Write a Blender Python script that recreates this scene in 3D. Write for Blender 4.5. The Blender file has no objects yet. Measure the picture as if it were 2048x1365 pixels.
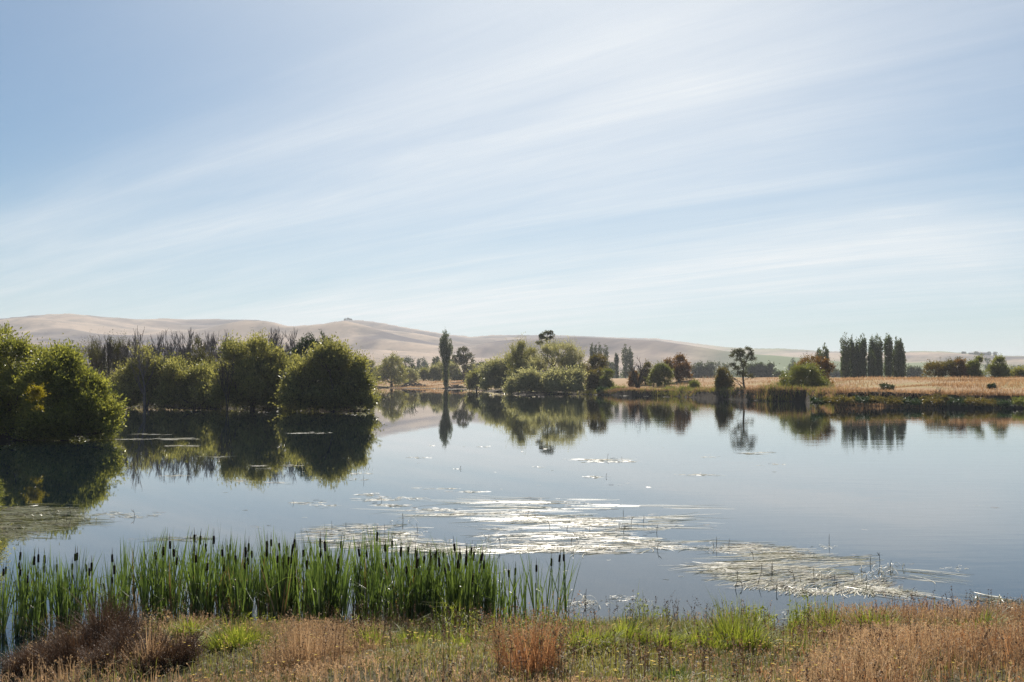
import bpy, math
import numpy as np

C = bpy.context.scene
COL = C.collection

# ------------------------------------------------------------------ camera
F = 1991.0            # focal length in photograph pixels (2048 wide)
HC = 5.3              # eye height over the water
PITCH = math.atan(74.5 / F)
cam_d = bpy.data.cameras.new('camera')
cam = bpy.data.objects.new('camera', cam_d)
COL.objects.link(cam)
cam_d.sensor_width = 36.0
cam_d.lens = 36.0 * F / 2048
cam_d.clip_start = 0.1
cam_d.clip_end = 60000
cam.location = (0, 0, HC)
cam.rotation_euler = (math.radians(90) + PITCH, 0, 0)
C.camera = cam

# ------------------------------------------------------------------ light
SUN_EL, SUN_AZ = math.radians(42.0), math.radians(2.5)     # azimuth from +Y towards +X
sun_d = bpy.data.lights.new('sun', 'SUN')
sun_d.energy = 5.0
sun_d.angle = math.radians(0.5)
sun_d.color = (1.0, 0.93, 0.83)
sun = bpy.data.objects.new('sun', sun_d)
COL.objects.link(sun)
sun.rotation_euler = (math.radians(90) - SUN_EL, 0, math.pi - SUN_AZ)

C.view_settings.view_transform = 'Standard'
C.view_settings.look = 'None'
C.view_settings.exposure = 0.46
C.view_settings.gamma = 1.0
C.view_settings.use_curve_mapping = False
C.cycles.max_bounces = 8
C.cycles.diffuse_bounces = 2
C.cycles.glossy_bounces = 3
C.cycles.transmission_bounces = 4
C.cycles.volume_bounces = 0
C.cycles.sample_clamp_indirect = 6.0
C.cycles.use_denoising = True
C.cycles.denoising_prefilter = 'NONE'
C.cycles.caustics_reflective = False
C.cycles.caustics_refractive = False


class NT:
    """small node-tree writer"""
    def __init__(s, tree):
        s.t = tree
        s.t.nodes.clear()

    def n(s, typ, **kw):
        nd = s.t.nodes.new(typ)
        for k, v in kw.items():
            setattr(nd, k, v)
        return nd

    def l(s, a, b):
        s.t.links.new(a, b)

    def val(s, sock, v):
        if hasattr(v, 'is_linked'):
            s.l(v, sock)
        else:
            sock.default_value = v

    def math(s, op, a, b=0.0, c=0.0, clamp=False):
        nd = s.n('ShaderNodeMath', operation=op)
        nd.use_clamp = clamp
        for i, v in enumerate((a, b, c)):
            s.val(nd.inputs[i], v)
        return nd.outputs[0]

    def mix(s, f, a, b, typ='MIX'):
        nd = s.n('ShaderNodeMix', data_type='RGBA', blend_type=typ)
        s.val(nd.inputs[0], f)
        s.val(nd.inputs[6], a if hasattr(a, 'is_linked') else (*a, 1))
        s.val(nd.inputs[7], b if hasattr(b, 'is_linked') else (*b, 1))
        return nd.outputs[2]

    def ramp(s, f, stops, interp='LINEAR'):
        nd = s.n('ShaderNodeValToRGB')
        cr = nd.color_ramp
        cr.interpolation = interp
        while len(cr.elements) < len(stops):
            cr.elements.new(0.5)
        for e, (p, c) in zip(cr.elements, stops):
            e.position = p
            e.color = (c, c, c, 1) if not hasattr(c, '__len__') else (*c, 1)
        s.l(f, nd.inputs[0])
        return nd.outputs[0]

    def noise(s, vec, scale, detail=3.0, rough=0.55, dist=0.0):
        nd = s.n('ShaderNodeTexNoise')
        if vec is not None:
            s.l(vec, nd.inputs['Vector'])
        nd.inputs['Scale'].default_value = scale
        nd.inputs['Detail'].default_value = detail
        nd.inputs['Roughness'].default_value = rough
        nd.inputs['Distortion'].default_value = dist
        return nd.outputs['Fac']


# ------------------------------------------------------------------ sky with thin cirrus
W = bpy.data.worlds.new('World')
C.world = W
W.use_nodes = True
w = NT(W.node_tree)
sky = w.n('ShaderNodeTexSky', sky_type='NISHITA')
sky.sun_disc = False
sky.sun_elevation = SUN_EL
sky.sun_rotation = SUN_AZ
sky.air_density = 1.0
sky.dust_density = 0.3
sky.ozone_density = 3.0
tc = w.n('ShaderNodeTexCoord')
sep = w.n('ShaderNodeSeparateXYZ')
w.l(tc.outputs['Generated'], sep.inputs[0])
dz = w.math('MAXIMUM', sep.outputs[2], 0.0)
hl = w.math('SQRT', w.math('ADD', w.math('POWER', sep.outputs[0], 2.0), w.math('POWER', sep.outputs[1], 2.0)))
den = w.math('ADD', w.math('DIVIDE', dz, w.math('MAXIMUM', hl, 0.05)), 0.08)
hx = w.math('DIVIDE', w.math('DIVIDE', sep.outputs[0], w.math('MAXIMUM', hl, 0.05)), den)
hy = w.math('DIVIDE', w.math('DIVIDE', sep.outputs[1], w.math('MAXIMUM', hl, 0.05)), den)
uu = w.math('ADD', w.math('MULTIPLY', hx, -0.788), w.math('MULTIPLY', hy, 0.616))
vv = w.math('ADD', w.math('MULTIPLY', hx, 0.616), w.math('MULTIPLY', hy, 0.788))
cmb = w.n('ShaderNodeCombineXYZ')
w.l(w.math('MULTIPLY', uu, 0.30), cmb.inputs[0])
w.l(w.math('MULTIPLY', vv, 1.0), cmb.inputs[1])
cmb2 = w.n('ShaderNodeCombineXYZ')
w.l(w.math('MULTIPLY', uu, 0.28), cmb2.inputs[0])
w.l(w.math('MULTIPLY', vv, 1.9), cmb2.inputs[1])
n_big = w.noise(cmb.outputs[0], 1.1, 3, 0.5, 0.35)
n_fine = w.noise(cmb2.outputs[0], 1.8, 8, 0.60, 0.5)
vwarp = w.math('ADD', vv, w.math('MULTIPLY', w.math('SUBTRACT', n_big, 0.5), 0.9))
band = w.ramp(w.math('DIVIDE', vwarp, 8.0), [
    (0.0, .10), (0.11, .0), (0.19, .08), (0.225, .34), (0.255, .60), (0.28, .48), (0.315, .66), (0.35, .58),
    (0.40, .55), (0.46, .42), (0.54, .85), (0.62, 1.1), (0.72, .75), (0.9, .3), (1.0, .3)], 'B_SPLINE')
streak = w.ramp(n_fine, [(0.28, 0.52), (0.52, 0.80), (0.74, 1.14)])
cmb3 = w.n('ShaderNodeCombineXYZ')
w.l(w.math('MULTIPLY', uu, 0.55), cmb3.inputs[0])
w.l(w.math('MULTIPLY', vv, 5.0), cmb3.inputs[1])
n_fib = w.noise(cmb3.outputs[0], 2.2, 8, 0.62, 1.2)
amt = w.math('MULTIPLY', w.math('MULTIPLY', band, streak), w.ramp(n_fib, [(0.32, 0.90), (0.66, 1.10)]))
amt = w.math('MULTIPLY', amt, w.ramp(w.math('DIVIDE', uu, 2.0), [(0.1, 0.35), (0.36, 0.55), (0.62, 1.0)]))
# scattering towards the sun brightens haze and cirrus around it
sd = (math.cos(SUN_EL) * math.sin(SUN_AZ), math.cos(SUN_EL) * math.cos(SUN_AZ), math.sin(SUN_EL))
dotn = w.n('ShaderNodeVectorMath', operation='DOT_PRODUCT')
w.l(tc.outputs['Generated'], dotn.inputs[0])
dotn.inputs[1].default_value = sd
dp = w.math('MAXIMUM', dotn.outputs['Value'], 0.0)
glow = w.math('POWER', dp, 10.0)
glow2 = w.math('POWER', dp, 60.0)
amt = w.math('ADD', w.math('MULTIPLY', amt, 0.85), w.math('MULTIPLY', w.math('POWER', dp, 12.0), 1.15), clamp=True)
bright = w.math('ADD', w.math('ADD', 0.69, w.math('MULTIPLY', glow, 0.06)), w.math('MULTIPLY', glow2, 0.35))
ccol = w.n('ShaderNodeVectorMath', operation='SCALE')
ccol.inputs[0].default_value = (0.98, 1.0, 1.0)
w.l(bright, ccol.inputs['Scale'])
SKY_STR = 0.05
skys = w.n('ShaderNodeVectorMath', operation='MULTIPLY')
w.l(sky.outputs[0], skys.inputs[0])
skys.inputs[1].default_value = (SKY_STR * 0.69, SKY_STR * 0.96, SKY_STR * 1.07)
mixc = w.mix(amt, skys.outputs[0], ccol.outputs[0])
bg = w.n('ShaderNodeBackground')
w.l(mixc, bg.inputs[0])
bg.inputs[1].default_value = 1.0
wo = w.n('ShaderNodeOutputWorld')
w.l(bg.outputs[0], wo.inputs[0])

# ------------------------------------------------------------------ helpers: layout
def ray(px, py):
    dx = (np.asarray(px, float) - 1024) / F
    v = (682.5 - np.asarray(py, float)) / F
    y = math.cos(PITCH) - math.sin(PITCH) * v
    z = math.sin(PITCH) + math.cos(PITCH) * v
    return dx / y, z / y


def on_water(px, py):
    a, b = ray(px, py)
    D = -HC / b
    return a * D, D


def xz(px, py, D):
    a, b = ray(px, py)
    return a * D, HC + b * D


def sm(x, a, b):
    t = np.clip((np.asarray(x, float) - a) / (b - a), 0, 1)
    return t * t * (3 - 2 * t)


def vn(P, f, seed):
    """cheap smooth 3-D noise in about -1..1"""
    r = np.random.default_rng(seed)
    K = r.normal(size=(7, P.shape[-1]))
    K *= (f * (0.6 + 1.0 * r.random((7, 1)))) / np.linalg.norm(K, axis=1, keepdims=True)
    ph = r.random(7) * 6.28
    return np.sin(P @ K.T + ph).sum(-1) / 2.8


# lake outline, from points of the waterline
_near = [(-2600, 1700), (-900, 1560), (-120, 1440), (10, 1362), (26, 1315), (60, 1284), (180, 1268), (400, 1262), (700, 1262), (960, 1262),
         (1150, 1250), (1380, 1247), (1490, 1240), (1535, 1246), (1556, 1285), (1572, 1284), (1590, 1244), (1700, 1232), (1900, 1238),
         (2048, 1246), (2400, 1260), (3300, 1200)]
_far = [(3600, 1000), (3200, 880), (2500, 824), (2200, 817), (2048, 815), (1950, 814), (1850, 813), (1760, 813), (1660, 810), (1610, 804),
        (1540, 803), (1480, 800), (1420, 797), (1340, 793), (1240, 791), (1160, 789), (1040, 790), (990, 785), (935, 779.5), (890, 778),
        (800, 777.5), (765, 776), (720, 778), (640, 790), (690, 806), (735, 824), (690, 823), (600, 820), (450, 817), (300, 813), (240, 811),
        (188, 832), (200, 862), (100, 877), (-100, 893), (-500, 930), (-900, 1000), (-1500, 1150), (-2600, 1400)]
LP = np.array([on_water(*p) for p in _near + _far])


def lake_sd(x, y):
    """distance to the shore: positive on land, negative over water"""
    P = np.stack([np.ravel(x), np.ravel(y)], -1).astype(float)
    best = np.full(len(P), 1e18)
    inside = np.zeros(len(P), bool)
    n = len(LP)
    for i in range(n):
        a, b = LP[i], LP[(i + 1) % n]
        ab = b - a
        t = np.clip(((P - a) @ ab) / (ab @ ab), 0, 1)
        d = P - a - t[:, None] * ab
        best = np.minimum(best, (d * d).sum(1))
        cond = (a[1] > P[:, 1]) != (b[1] > P[:, 1])
        with np.errstate(divide='ignore', invalid='ignore'):
            xi = (b[0] - a[0]) * (P[:, 1] - a[1]) / (b[1] - a[1]) + a[0]
        inside ^= cond & (P[:, 0] < xi)
    d = np.sqrt(best)
    return np.where(inside, -d, d).reshape(np.shape(x))


SKX = [-3000, -1500, -600, 0, 60, 100, 140, 200, 270, 330, 370, 440, 490, 530, 550, 568, 590, 640, 670, 690, 715, 745, 770, 800, 830, 860, 905, 925, 942,
       960, 985, 1050, 1130, 1230, 1290, 1310, 1345, 1370, 1400, 1450, 1500, 1560, 1600, 1640, 1700, 1800, 1850, 1890, 1930, 2000, 2048, 2600, 3500, 6000]
SKY_ = [690, 650, 640, 637, 631, 628, 627, 633, 638, 637, 639, 638, 639, 641, 645, 651, 652, 648, 643, 640, 640, 643, 647, 653, 658, 663, 670, 671, 674,
        672, 670, 670, 671, 675, 676.5, 676.5, 681, 684, 688, 694, 697, 697, 699, 702, 704, 703.5, 702, 703, 706, 711, 712, 716, 705, 730]


def hillz(x, y):
    x = np.asarray(x, float)
    y = np.asarray(y, float)
    r = np.hypot(x, y)
    az = np.arctan2(x, y)
    pxh = 1024 + F * np.tan(np.clip(az, -1.35, 1.35))
    skyl = np.interp(pxh, SKX, SKY_)
    e = (757 - skyl) / F * np.cos(np.clip(az, -1.35, 1.35))
    e = np.where(np.abs(az) > 1.35, 0.02, e)
    R = 4100 + 500 * np.sin(az * 5.0) - 900 * sm(pxh, 1350, 1700)
    s = (r - 950) / (R - 950)
    sc = np.clip(s, 0, 1)
    H = R * e
    prof = sc ** 1.25
    P2 = np.stack([x, y], -1)
    fold = vn(P2, 0.0042, 5) * 0.5 + vn(P2, 0.0095, 6) * 0.3 + vn(P2, 0.021, 7) * 0.12
    z = 3.4 + H * prof + fold * 0.40 * np.minimum(H, 190) * (sc * (1 - sc ** 3)) * 1.6
    # keep every foreground fold below the skyline
    lim = HC + (e - 0.0008) * r - 1.0
    z = np.where(sc < 0.986, np.minimum(z, np.maximum(lim, 3.4)), z)
    z = np.where(s > 1, (HC + H) - (r - R) * 0.05 - 0.0, z)
    z = np.where(s > 0.985, np.minimum(z, HC + H), z)
    far = 8800 * ((0.0238 * np.exp(-((pxh - 1948) / 62.0) ** 2) + 0.0135 * np.exp(-((pxh - 2035) / 55.0) ** 2)) * (1 + 0.008 * np.sin(pxh * 0.13) + 0.006 * np.sin(pxh * 0.31))) * np.exp(-((r - 8800) / 1100.0) ** 2)
    return np.maximum(np.maximum(z, 2.0), far)


def groundz(x, y):
    x = np.asarray(x, float)
    y = np.asarray(y, float)
    r = np.hypot(x, y)
    d = lake_sd(x, y)
    yy = np.maximum(y, 1.0)
    pxc = np.where(y > 5, 1024 + F * x / yy, 1024)
    P2 = np.stack([x, y], -1)
    und = vn(P2, 0.09, 11)
    right = sm(pxc, 1130, 1260)
    spit = sm(pxc, 745, 770) * (1 - sm(pxc, 935, 960)) * sm(y, 300, 400)
    edge = 0.55 * (1 - right) * (1 - spit) + 2.35 * right * sm(pxc, 1120, 1640) + 1.1 * right * (1 - sm(pxc, 1120, 1640)) + 0.2 * spit
    top = 3.7 * (1 - right) + 5.0 * right
    wdt = 60 * (1 - spit) + 75 * spit
    dn = d + 0.5 * vn(P2, 0.35, 12) + (0.4 * vn(P2, 1.1, 15) + 0.8 * vn(P2, 0.12, 16)) * right
    zf = edge * (1 + 0.14 * vn(P2, 0.22, 17) * right) * sm(dn, 0.0, 3.2 - 2.0 * right) + (top - edge) * sm(d / wdt, 0.0, 1.0)
    zf = zf + 0.22 * und * sm(d, 4, 20) + 0.03
    zn = 0.02 + 0.178 * np.minimum(d, 20) + 0.11 * vn(P2, 0.9, 13) * sm(d, 0.3, 2)
    near = 1 - sm(y, 26, 44)
    zl = zn * near + zf * (1 - near)
    zw = -np.minimum(1.3, 0.04 + np.abs(d) * 0.35)
    z = np.where(d > 0, np.maximum(zl, 0.015), zw)
    return np.where(r > 960, hillz(x, y), z)


def gz(x, y):
    return float(groundz(np.array([x]), np.array([y]))[0])


def ground_hit(px, py):
    """point where the line of sight meets the near bank"""
    a, b = ray(px, py)
    D = np.linspace(6, 26, 200)
    zz = groundz(a * D, D) - (HC + b * D)
    i = np.argmax(zz > 0) if (zz > 0).any() else 199
    return float(a * D[i]), float(D[i])


# ------------------------------------------------------------------ helpers: meshes
def mesh_from(name, V, Q, mat, tint=None, smooth=False):
    me = bpy.data.meshes.new(name)
    V = np.asarray(V, np.float32)
    Q = np.asarray(Q, np.int32)
    k = Q.shape[1]
    me.vertices.add(len(V))
    me.vertices.foreach_set('co', V.ravel())
    me.loops.add(Q.size)
    me.loops.foreach_set('vertex_index', Q.ravel())
    me.polygons.add(len(Q))
    me.polygons.foreach_set('loop_start', np.arange(0, Q.size, k, dtype=np.int32))
    if smooth:
        me.polygons.foreach_set('use_smooth', np.ones(len(Q), bool))
    if tint is not None:
        at = me.attributes.new('tint', 'FLOAT', 'FACE')
        at.data.foreach_set('value', np.asarray(tint, np.float32))
    me.update()
    me.validate()
    if mat is not None:
        me.materials.append(mat)
    return me


def link(name, me, parent=None, loc=None):
    o = bpy.data.objects.new(name, me)
    COL.objects.link(o)
    if parent is not None:
        o.parent = parent
    if loc is not None:
        o.location = loc
    return o


def tag(o, label, cat, group=None, kind=None):
    o['label'] = label
    if cat:
        o['category'] = cat
    if group:
        o['group'] = group
    if kind:
        o['kind'] = kind
    return o


def thing(name, label, cat, loc, group=None):
    o = bpy.data.objects.new(name, None)
    o.empty_display_size = 0.3
    COL.objects.link(o)
    o.location = loc
    return tag(o, label, cat, group)


def unit(v):
    return v / np.maximum(np.linalg.norm(v, axis=-1, keepdims=True), 1e-9)


def leaf_quads(P, Dr, S, L, Wd):
    """leaf shaped quads: base, side, tip, side"""
    L = np.broadcast_to(L, (len(P),))[:, None]
    Wd = np.broadcast_to(Wd, (len(P),))[:, None]
    V = np.empty((len(P), 4, 3))
    V[:, 0] = P
    V[:, 1] = P + Dr * L * 0.45 + S * Wd * 0.5
    V[:, 2] = P + Dr * L
    V[:, 3] = P + Dr * L * 0.45 - S * Wd * 0.5
    Q = np.arange(len(P) * 4).reshape(-1, 4)
    return V.reshape(-1, 3), Q


def strips(P, Wd, S):
    """ribbons along P[N,K,3], half-width vectors S[N,3] * Wd[N,K]"""
    N, K = P.shape[:2]
    if S.ndim == 2:
        S = S[:, None, :]
    A = P + S * Wd[..., None] * 0.5
    B = P - S * Wd[..., None] * 0.5
    V = np.stack([A, B], 2).reshape(-1, 3)
    base = (np.arange(N) * K * 2)[:, None] + (np.arange(K - 1) * 2)[None]
    Q = np.stack([base, base + 1, base + 3, base + 2], -1).reshape(-1, 4)
    return V, Q


def tubes(polys, sides=5):
    """polys: list of (pts[k,3], radii[k])"""
    Vs, Qs, off = [], [], 0
    ang = np.arange(sides) / sides * 2 * math.pi
    for P, R in polys:
        P = np.asarray(P, float)
        R = np.asarray(R, float)
        T = unit(np.gradient(P, axis=0))
        ref = np.where(np.abs(T[:, 2:3]) > 0.9, np.array([[1.0, 0, 0]]), np.array([[0, 0, 1.0]]))
        A = unit(np.cross(T, ref))
        B = np.cross(T, A)
        ring = P[:, None] + (A[:, None] * np.cos(ang)[None, :, None] + B[:, None] * np.sin(ang)[None, :, None]) * R[:, None, None]
        k = len(P)
        i = np.arange(k - 1)[:, None] * sides
        j = np.arange(sides)[None]
        j2 = (j + 1) % sides
        Q = np.stack([i + j, i + j2, i + sides + j2, i + sides + j], -1).reshape(-1, 4) + off
        Vs.append(ring.reshape(-1, 3))
        Qs.append(Q)
        off += k * sides
    return np.concatenate(Vs), np.concatenate(Qs)


def rand_dir(rng, n):
    return unit(rng.normal(size=(n, 3)))


# ------------------------------------------------------------------ materials
def leaf_mat(name, c0, c1, transl=0.38, rough=0.38, tcol=None, spec=0.5):
    m = bpy.data.materials.new(name)
    m.use_nodes = True
    t = NT(m.node_tree)
    at = t.n('ShaderNodeAttribute', attribute_name='tint')
    geo = t.n('ShaderNodeNewGeometry')
    nz = t.noise(geo.outputs['Position'], 0.5, 2)
    f = t.math('ADD', t.math('MULTIPLY', at.outputs['Fac'], 0.75), t.math('MULTIPLY', nz, 0.3), clamp=True)
    col = t.mix(f, c0, c1)
    p = t.n('ShaderNodeBsdfPrincipled')
    t.l(col, p.inputs['Base Color'])
    p.inputs['Roughness'].default_value = rough
    p.inputs['Specular IOR Level'].default_value = spec
    tr = t.n('ShaderNodeBsdfTranslucent')
    tc_ = tcol or (1.5, 1.6, 0.55)
    tm = t.n('ShaderNodeVectorMath', operation='MULTIPLY')
    t.l(col, tm.inputs[0])
    tm.inputs[1].default_value = tc_
    t.l(tm.outputs[0], tr.inputs[0])
    mx = t.n('ShaderNodeMixShader')
    mx.inputs[0].default_value = transl
    t.l(p.outputs[0], mx.inputs[1])
    t.l(tr.outputs[0], mx.inputs[2])
    o = t.n('ShaderNodeOutputMaterial')
    t.l(mx.outputs[0], o.inputs[0])
    return m


def solid_mat(name, c0, c1, scale=3.0, rough=0.8, detail=4, bump=0.0, spec=0.3):
    m = bpy.data.materials.new(name)
    m.use_nodes = True
    t = NT(m.node_tree)
    geo = t.n('ShaderNodeNewGeometry')
    nz = t.noise(geo.outputs['Position'], scale, detail)
    col = t.mix(t.ramp(nz, [(0.3, 0.0), (0.7, 1.0)]), c0, c1)
    p = t.n('ShaderNodeBsdfPrincipled')
    t.l(col, p.inputs['Base Color'])
    p.inputs['Roughness'].default_value = rough
    p.inputs['Specular IOR Level'].default_value = spec
    if bump:
        b = t.n('ShaderNodeBump')
        b.inputs['Strength'].default_value = bump
        t.l(nz, b.inputs['Height'])
        t.l(b.outputs[0], p.inputs['Normal'])
    o = t.n('ShaderNodeOutputMaterial')
    t.l(p.outputs[0], o.inputs[0])
    return m


M = {
    'willow': leaf_mat('willow_leaf', (0.060, 0.082, 0.022), (0.360, 0.360, 0.130), 0.52, 0.34, (1.45, 1.4, 0.6)),
    'willow_mid': leaf_mat('grey_willow_leaf', (0.055, 0.072, 0.026), (0.400, 0.380, 0.185), 0.50, 0.34, (1.4, 1.35, 0.65)),
    'willow_pale': leaf_mat('pale_willow_leaf', (0.120, 0.130, 0.065), (0.540, 0.500, 0.310), 0.50, 0.36, (1.3, 1.3, 0.8)),
    'olive': leaf_mat('olive_leaf', (0.060, 0.060, 0.028), (0.140, 0.120, 0.045), 0.36),
    'yellow': leaf_mat('yellow_leaf', (0.22, 0.18, 0.02), (0.36, 0.27, 0.03), 0.4),
    'dark': leaf_mat('dark_leaf', (0.018, 0.045, 0.018), (0.055, 0.085, 0.028), 0.22),
    'haw': leaf_mat('hawthorn_leaf', (0.045, 0.055, 0.020), (0.210, 0.140, 0.055), 0.42),
    'rust': leaf_mat('rusty_hawthorn_leaf', (0.060, 0.045, 0.020), (0.270, 0.125, 0.055), 0.42),
    'green': leaf_mat('green_bush_leaf', (0.060, 0.080, 0.025), (0.240, 0.230, 0.085), 0.45),
    'poplar': leaf_mat('poplar_leaf', (0.035, 0.060, 0.030), (0.120, 0.140, 0.065), 0.36),
    'euc': leaf_mat('gum_leaf', (0.045, 0.055, 0.022), (0.110, 0.100, 0.040), 0.30),
    'far': leaf_mat('distant_leaf', (0.040, 0.060, 0.030), (0.090, 0.105, 0.050), 0.3),
    'bark': solid_mat('bark', (0.060, 0.048, 0.038), (0.13, 0.11, 0.09), 2.0, 0.9),
    'bark_dark': solid_mat('dark_bark', (0.030, 0.024, 0.020), (0.07, 0.055, 0.045), 2.0, 0.9),
    'bark_grey': solid_mat('grey_bark', (0.14, 0.12, 0.115), (0.27, 0.24, 0.22), 1.5, 0.85),
    'cat_leaf': leaf_mat('cattail_leaf', (0.030, 0.060, 0.024), (0.210, 0.255, 0.095), 0.44, 0.35, (1.2, 1.35, 0.6)),
    'cat_dry': leaf_mat('dry_cattail_leaf', (0.20, 0.13, 0.05), (0.34, 0.25, 0.12), 0.3, 0.5, (1.2, 1.1, 0.8)),
    'cat_head': solid_mat('cattail_head', (0.018, 0.010, 0.007), (0.040, 0.022, 0.014), 60, 0.95),
    'cat_spike': solid_mat('cattail_spike', (0.13, 0.07, 0.04), (0.22, 0.13, 0.07), 30, 0.9),
    'stem': solid_mat('green_stem', (0.06, 0.10, 0.03), (0.10, 0.14, 0.05), 10, 0.6),
    'dry': leaf_mat('dry_grass_blade', (0.17, 0.10, 0.055), (0.66, 0.50, 0.33), 0.40, 0.6, (1.15, 1.0, 0.8), 0.25),
    'drysoft': leaf_mat('field_grass_blade', (0.26, 0.155, 0.080), (0.56, 0.38, 0.22), 0.42, 0.6, (1.1, 1.0, 0.85), 0.25),
    'rustgrass': leaf_mat('rusty_weed_blade', (0.12, 0.055, 0.028), (0.60, 0.35, 0.19), 0.38, 0.6, (1.15, 1.0, 0.8), 0.25),
    'brownweed': leaf_mat('brown_weed_blade', (0.040, 0.026, 0.018), (0.21, 0.135, 0.09), 0.18, 0.6, (1.15, 1.0, 0.8), 0.25),
    'greengrass': leaf_mat('green_grass_blade', (0.070, 0.100, 0.025), (0.420, 0.430, 0.120), 0.45, 0.5, (1.2, 1.25, 0.5), 0.3),
    'lowgrass': leaf_mat('low_grass_blade', (0.060, 0.080, 0.025), (0.350, 0.320, 0.140), 0.42, 0.55, (1.2, 1.2, 0.6), 0.3),
    'iris': leaf_mat('sedge_blade', (0.050, 0.095, 0.025), (0.130, 0.190, 0.050), 0.4, 0.4, (1.2, 1.3, 0.5), 0.4),
    'flower': leaf_mat('yellow_petal', (0.55, 0.36, 0.02), (0.75, 0.55, 0.04), 0.35, 0.6, (1.1, 1.0, 0.7), 0.2),
    'fluff': leaf_mat('pale_seed', (0.50, 0.42, 0.33), (0.75, 0.68, 0.58), 0.4, 0.7, (1.0, 1.0, 1.0), 0.2),
    'weed': leaf_mat('pale_water_weed', (0.44, 0.41, 0.31), (0.76, 0.72, 0.60), 0.15, 0.40, (1.0, 1.0, 0.8), 0.12),
    'weedgreen': leaf_mat('green_water_weed', (0.12, 0.13, 0.05), (0.34, 0.32, 0.17), 0.25, 0.35, (1.0, 1.0, 0.6), 0.7),
    'weedbrown': solid_mat('brown_water_weed', (0.05, 0.035, 0.018), (0.13, 0.09, 0.04), 5, 0.5),
    'reed': leaf_mat('far_reed', (0.060, 0.075, 0.026), (0.300, 0.250, 0.110), 0.4),
}


def ground_material():
    m = bpy.data.materials.new('earth_and_dry_grass')
    m.use_nodes = True
    t = NT(m.node_tree)
    geo = t.n('ShaderNodeNewGeometry')
    sp = t.n('ShaderNodeSeparateXYZ')
    t.l(geo.outputs['Position'], sp.inputs[0])
    sn = t.n('ShaderNodeSeparateXYZ')
    t.l(geo.outputs['Normal'], sn.inputs[0])
    n1 = t.noise(geo.outputs['Position'], 0.06, 4)
    n2 = t.noise(geo.outputs['Position'], 1.3, 5)
    straw = t.mix(n2, (0.27, 0.175, 0.095), (0.43, 0.30, 0.175))
    straw = t.mix(t.ramp(n1, [(0.5, 0.0), (0.65, 0.7)]), straw, (0.30, 0.27, 0.12))
    soil = t.mix(n2, (0.022, 0.017, 0.012), (0.062, 0.047, 0.032))  # bare bank soil, coloured extra dark so the bank's shade is painted in
    nearsoil = t.mix(n2, (0.035, 0.032, 0.016), (0.10, 0.08, 0.04))
    col = t.mix(t.ramp(t.math('DIVIDE', sp.outputs[1], 100.0), [(0.25, 0.0), (0.4, 1.0)]), nearsoil, straw)
    lowf = t.ramp(t.math('ADD', sp.outputs[2], t.math('MULTIPLY', n2, 0.4)), [(0.30, 1.0), (0.62, 0.0)])
    lowb = t.ramp(t.math('DIVIDE', t.math('ADD', sp.outputs[2], t.math('MULTIPLY', n2, 0.5)), 4.0), [(0.25, 1.0), (0.45, 0.0)])
    lowb = t.math('MULTIPLY', lowb, t.ramp(t.math('DIVIDE', sp.outputs[1], 1000.0), [(0.04, 0.0), (0.06, 1.0), (0.40, 1.0), (0.44, 0.0)]))
    lowf = t.math('MAXIMUM', lowf, lowb)
    col = t.mix(lowf, col, soil)
    steep = t.ramp(sn.outputs[2], [(0.90, 1.0), (0.975, 0.0)])
    col = t.mix(steep, col, soil)
    p = t.n('ShaderNodeBsdfPrincipled')
    t.l(col, p.inputs['Base Color'])
    p.inputs['Roughness'].default_value = 0.95
    p.inputs['Specular IOR Level'].default_value = 0.15
    b = t.n('ShaderNodeBump')
    b.inputs['Strength'].default_value = 0.6
    b.inputs['Distance'].default_value = 0.3
    t.l(n2, b.inputs['Height'])
    t.l(b.outputs[0], p.inputs['Normal'])
    o = t.n('ShaderNodeOutputMaterial')
    t.l(p.outputs[0], o.inputs[0])
    return m


def hill_material():
    m = bpy.data.materials.new('straw_hillside')
    m.use_nodes = True
    t = NT(m.node_tree)
    geo = t.n('ShaderNodeNewGeometry')
    sp = t.n('ShaderNodeSeparateXYZ')
    t.l(geo.outputs['Position'], sp.inputs[0])
    mp = t.n('ShaderNodeMapping')
    t.l(geo.outputs['Position'], mp.inputs[0])
    mp.inputs['Scale'].default_value = (0.55, 0.28, 1.0)
    n1 = t.noise(mp.outputs[0], 0.0035, 6, 0.6, 0.6)
    n2 = t.noise(geo.outputs['Position'], 0.012, 6, 0.65)
    n3 = t.noise(mp.outputs[0], 0.0018, 3, 0.5, 0.3)
    col = t.mix(t.ramp(n1, [(0.42, 0.0), (0.54, 1.0)]), (0.115, 0.098, 0.105), (0.44, 0.340, 0.26))  # purple-grey shadows of the folds, painted in as noise patches
    col = t.mix(t.ramp(n2, [(0.45, 0.0), (0.66, 0.7)]), col, (0.16, 0.14, 0.13))
    n5 = t.noise(geo.outputs['Position'], 0.035, 3, 0.6)
    col = t.mix(t.ramp(n5, [(0.66, 0.0), (0.72, 0.7)]), col, (0.07, 0.07, 0.05))
    # irrigated green country to the right: bearing x/y between about 0.2 and 0.6
    br = t.math('DIVIDE', sp.outputs[0], t.math('MAXIMUM', sp.outputs[1], 10.0))
    gm = t.math('MULTIPLY', t.ramp(br, [(0.17, 0.0), (0.26, 1.0), (0.44, 1.0), (0.56, 0.0)]), t.ramp(n3, [(0.36, 0.0), (0.50, 1.0)]))
    col = t.mix(t.math('MULTIPLY', gm, 0.8), col, (0.17, 0.22, 0.10))
    p = t.n('ShaderNodeBsdfPrincipled')
    t.l(col, p.inputs['Base Color'])
    p.inputs['Roughness'].default_value = 0.95
    p.inputs['Specular IOR Level'].default_value = 0.1
    o = t.n('ShaderNodeOutputMaterial')
    t.l(p.outputs[0], o.inputs[0])
    return m


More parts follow.
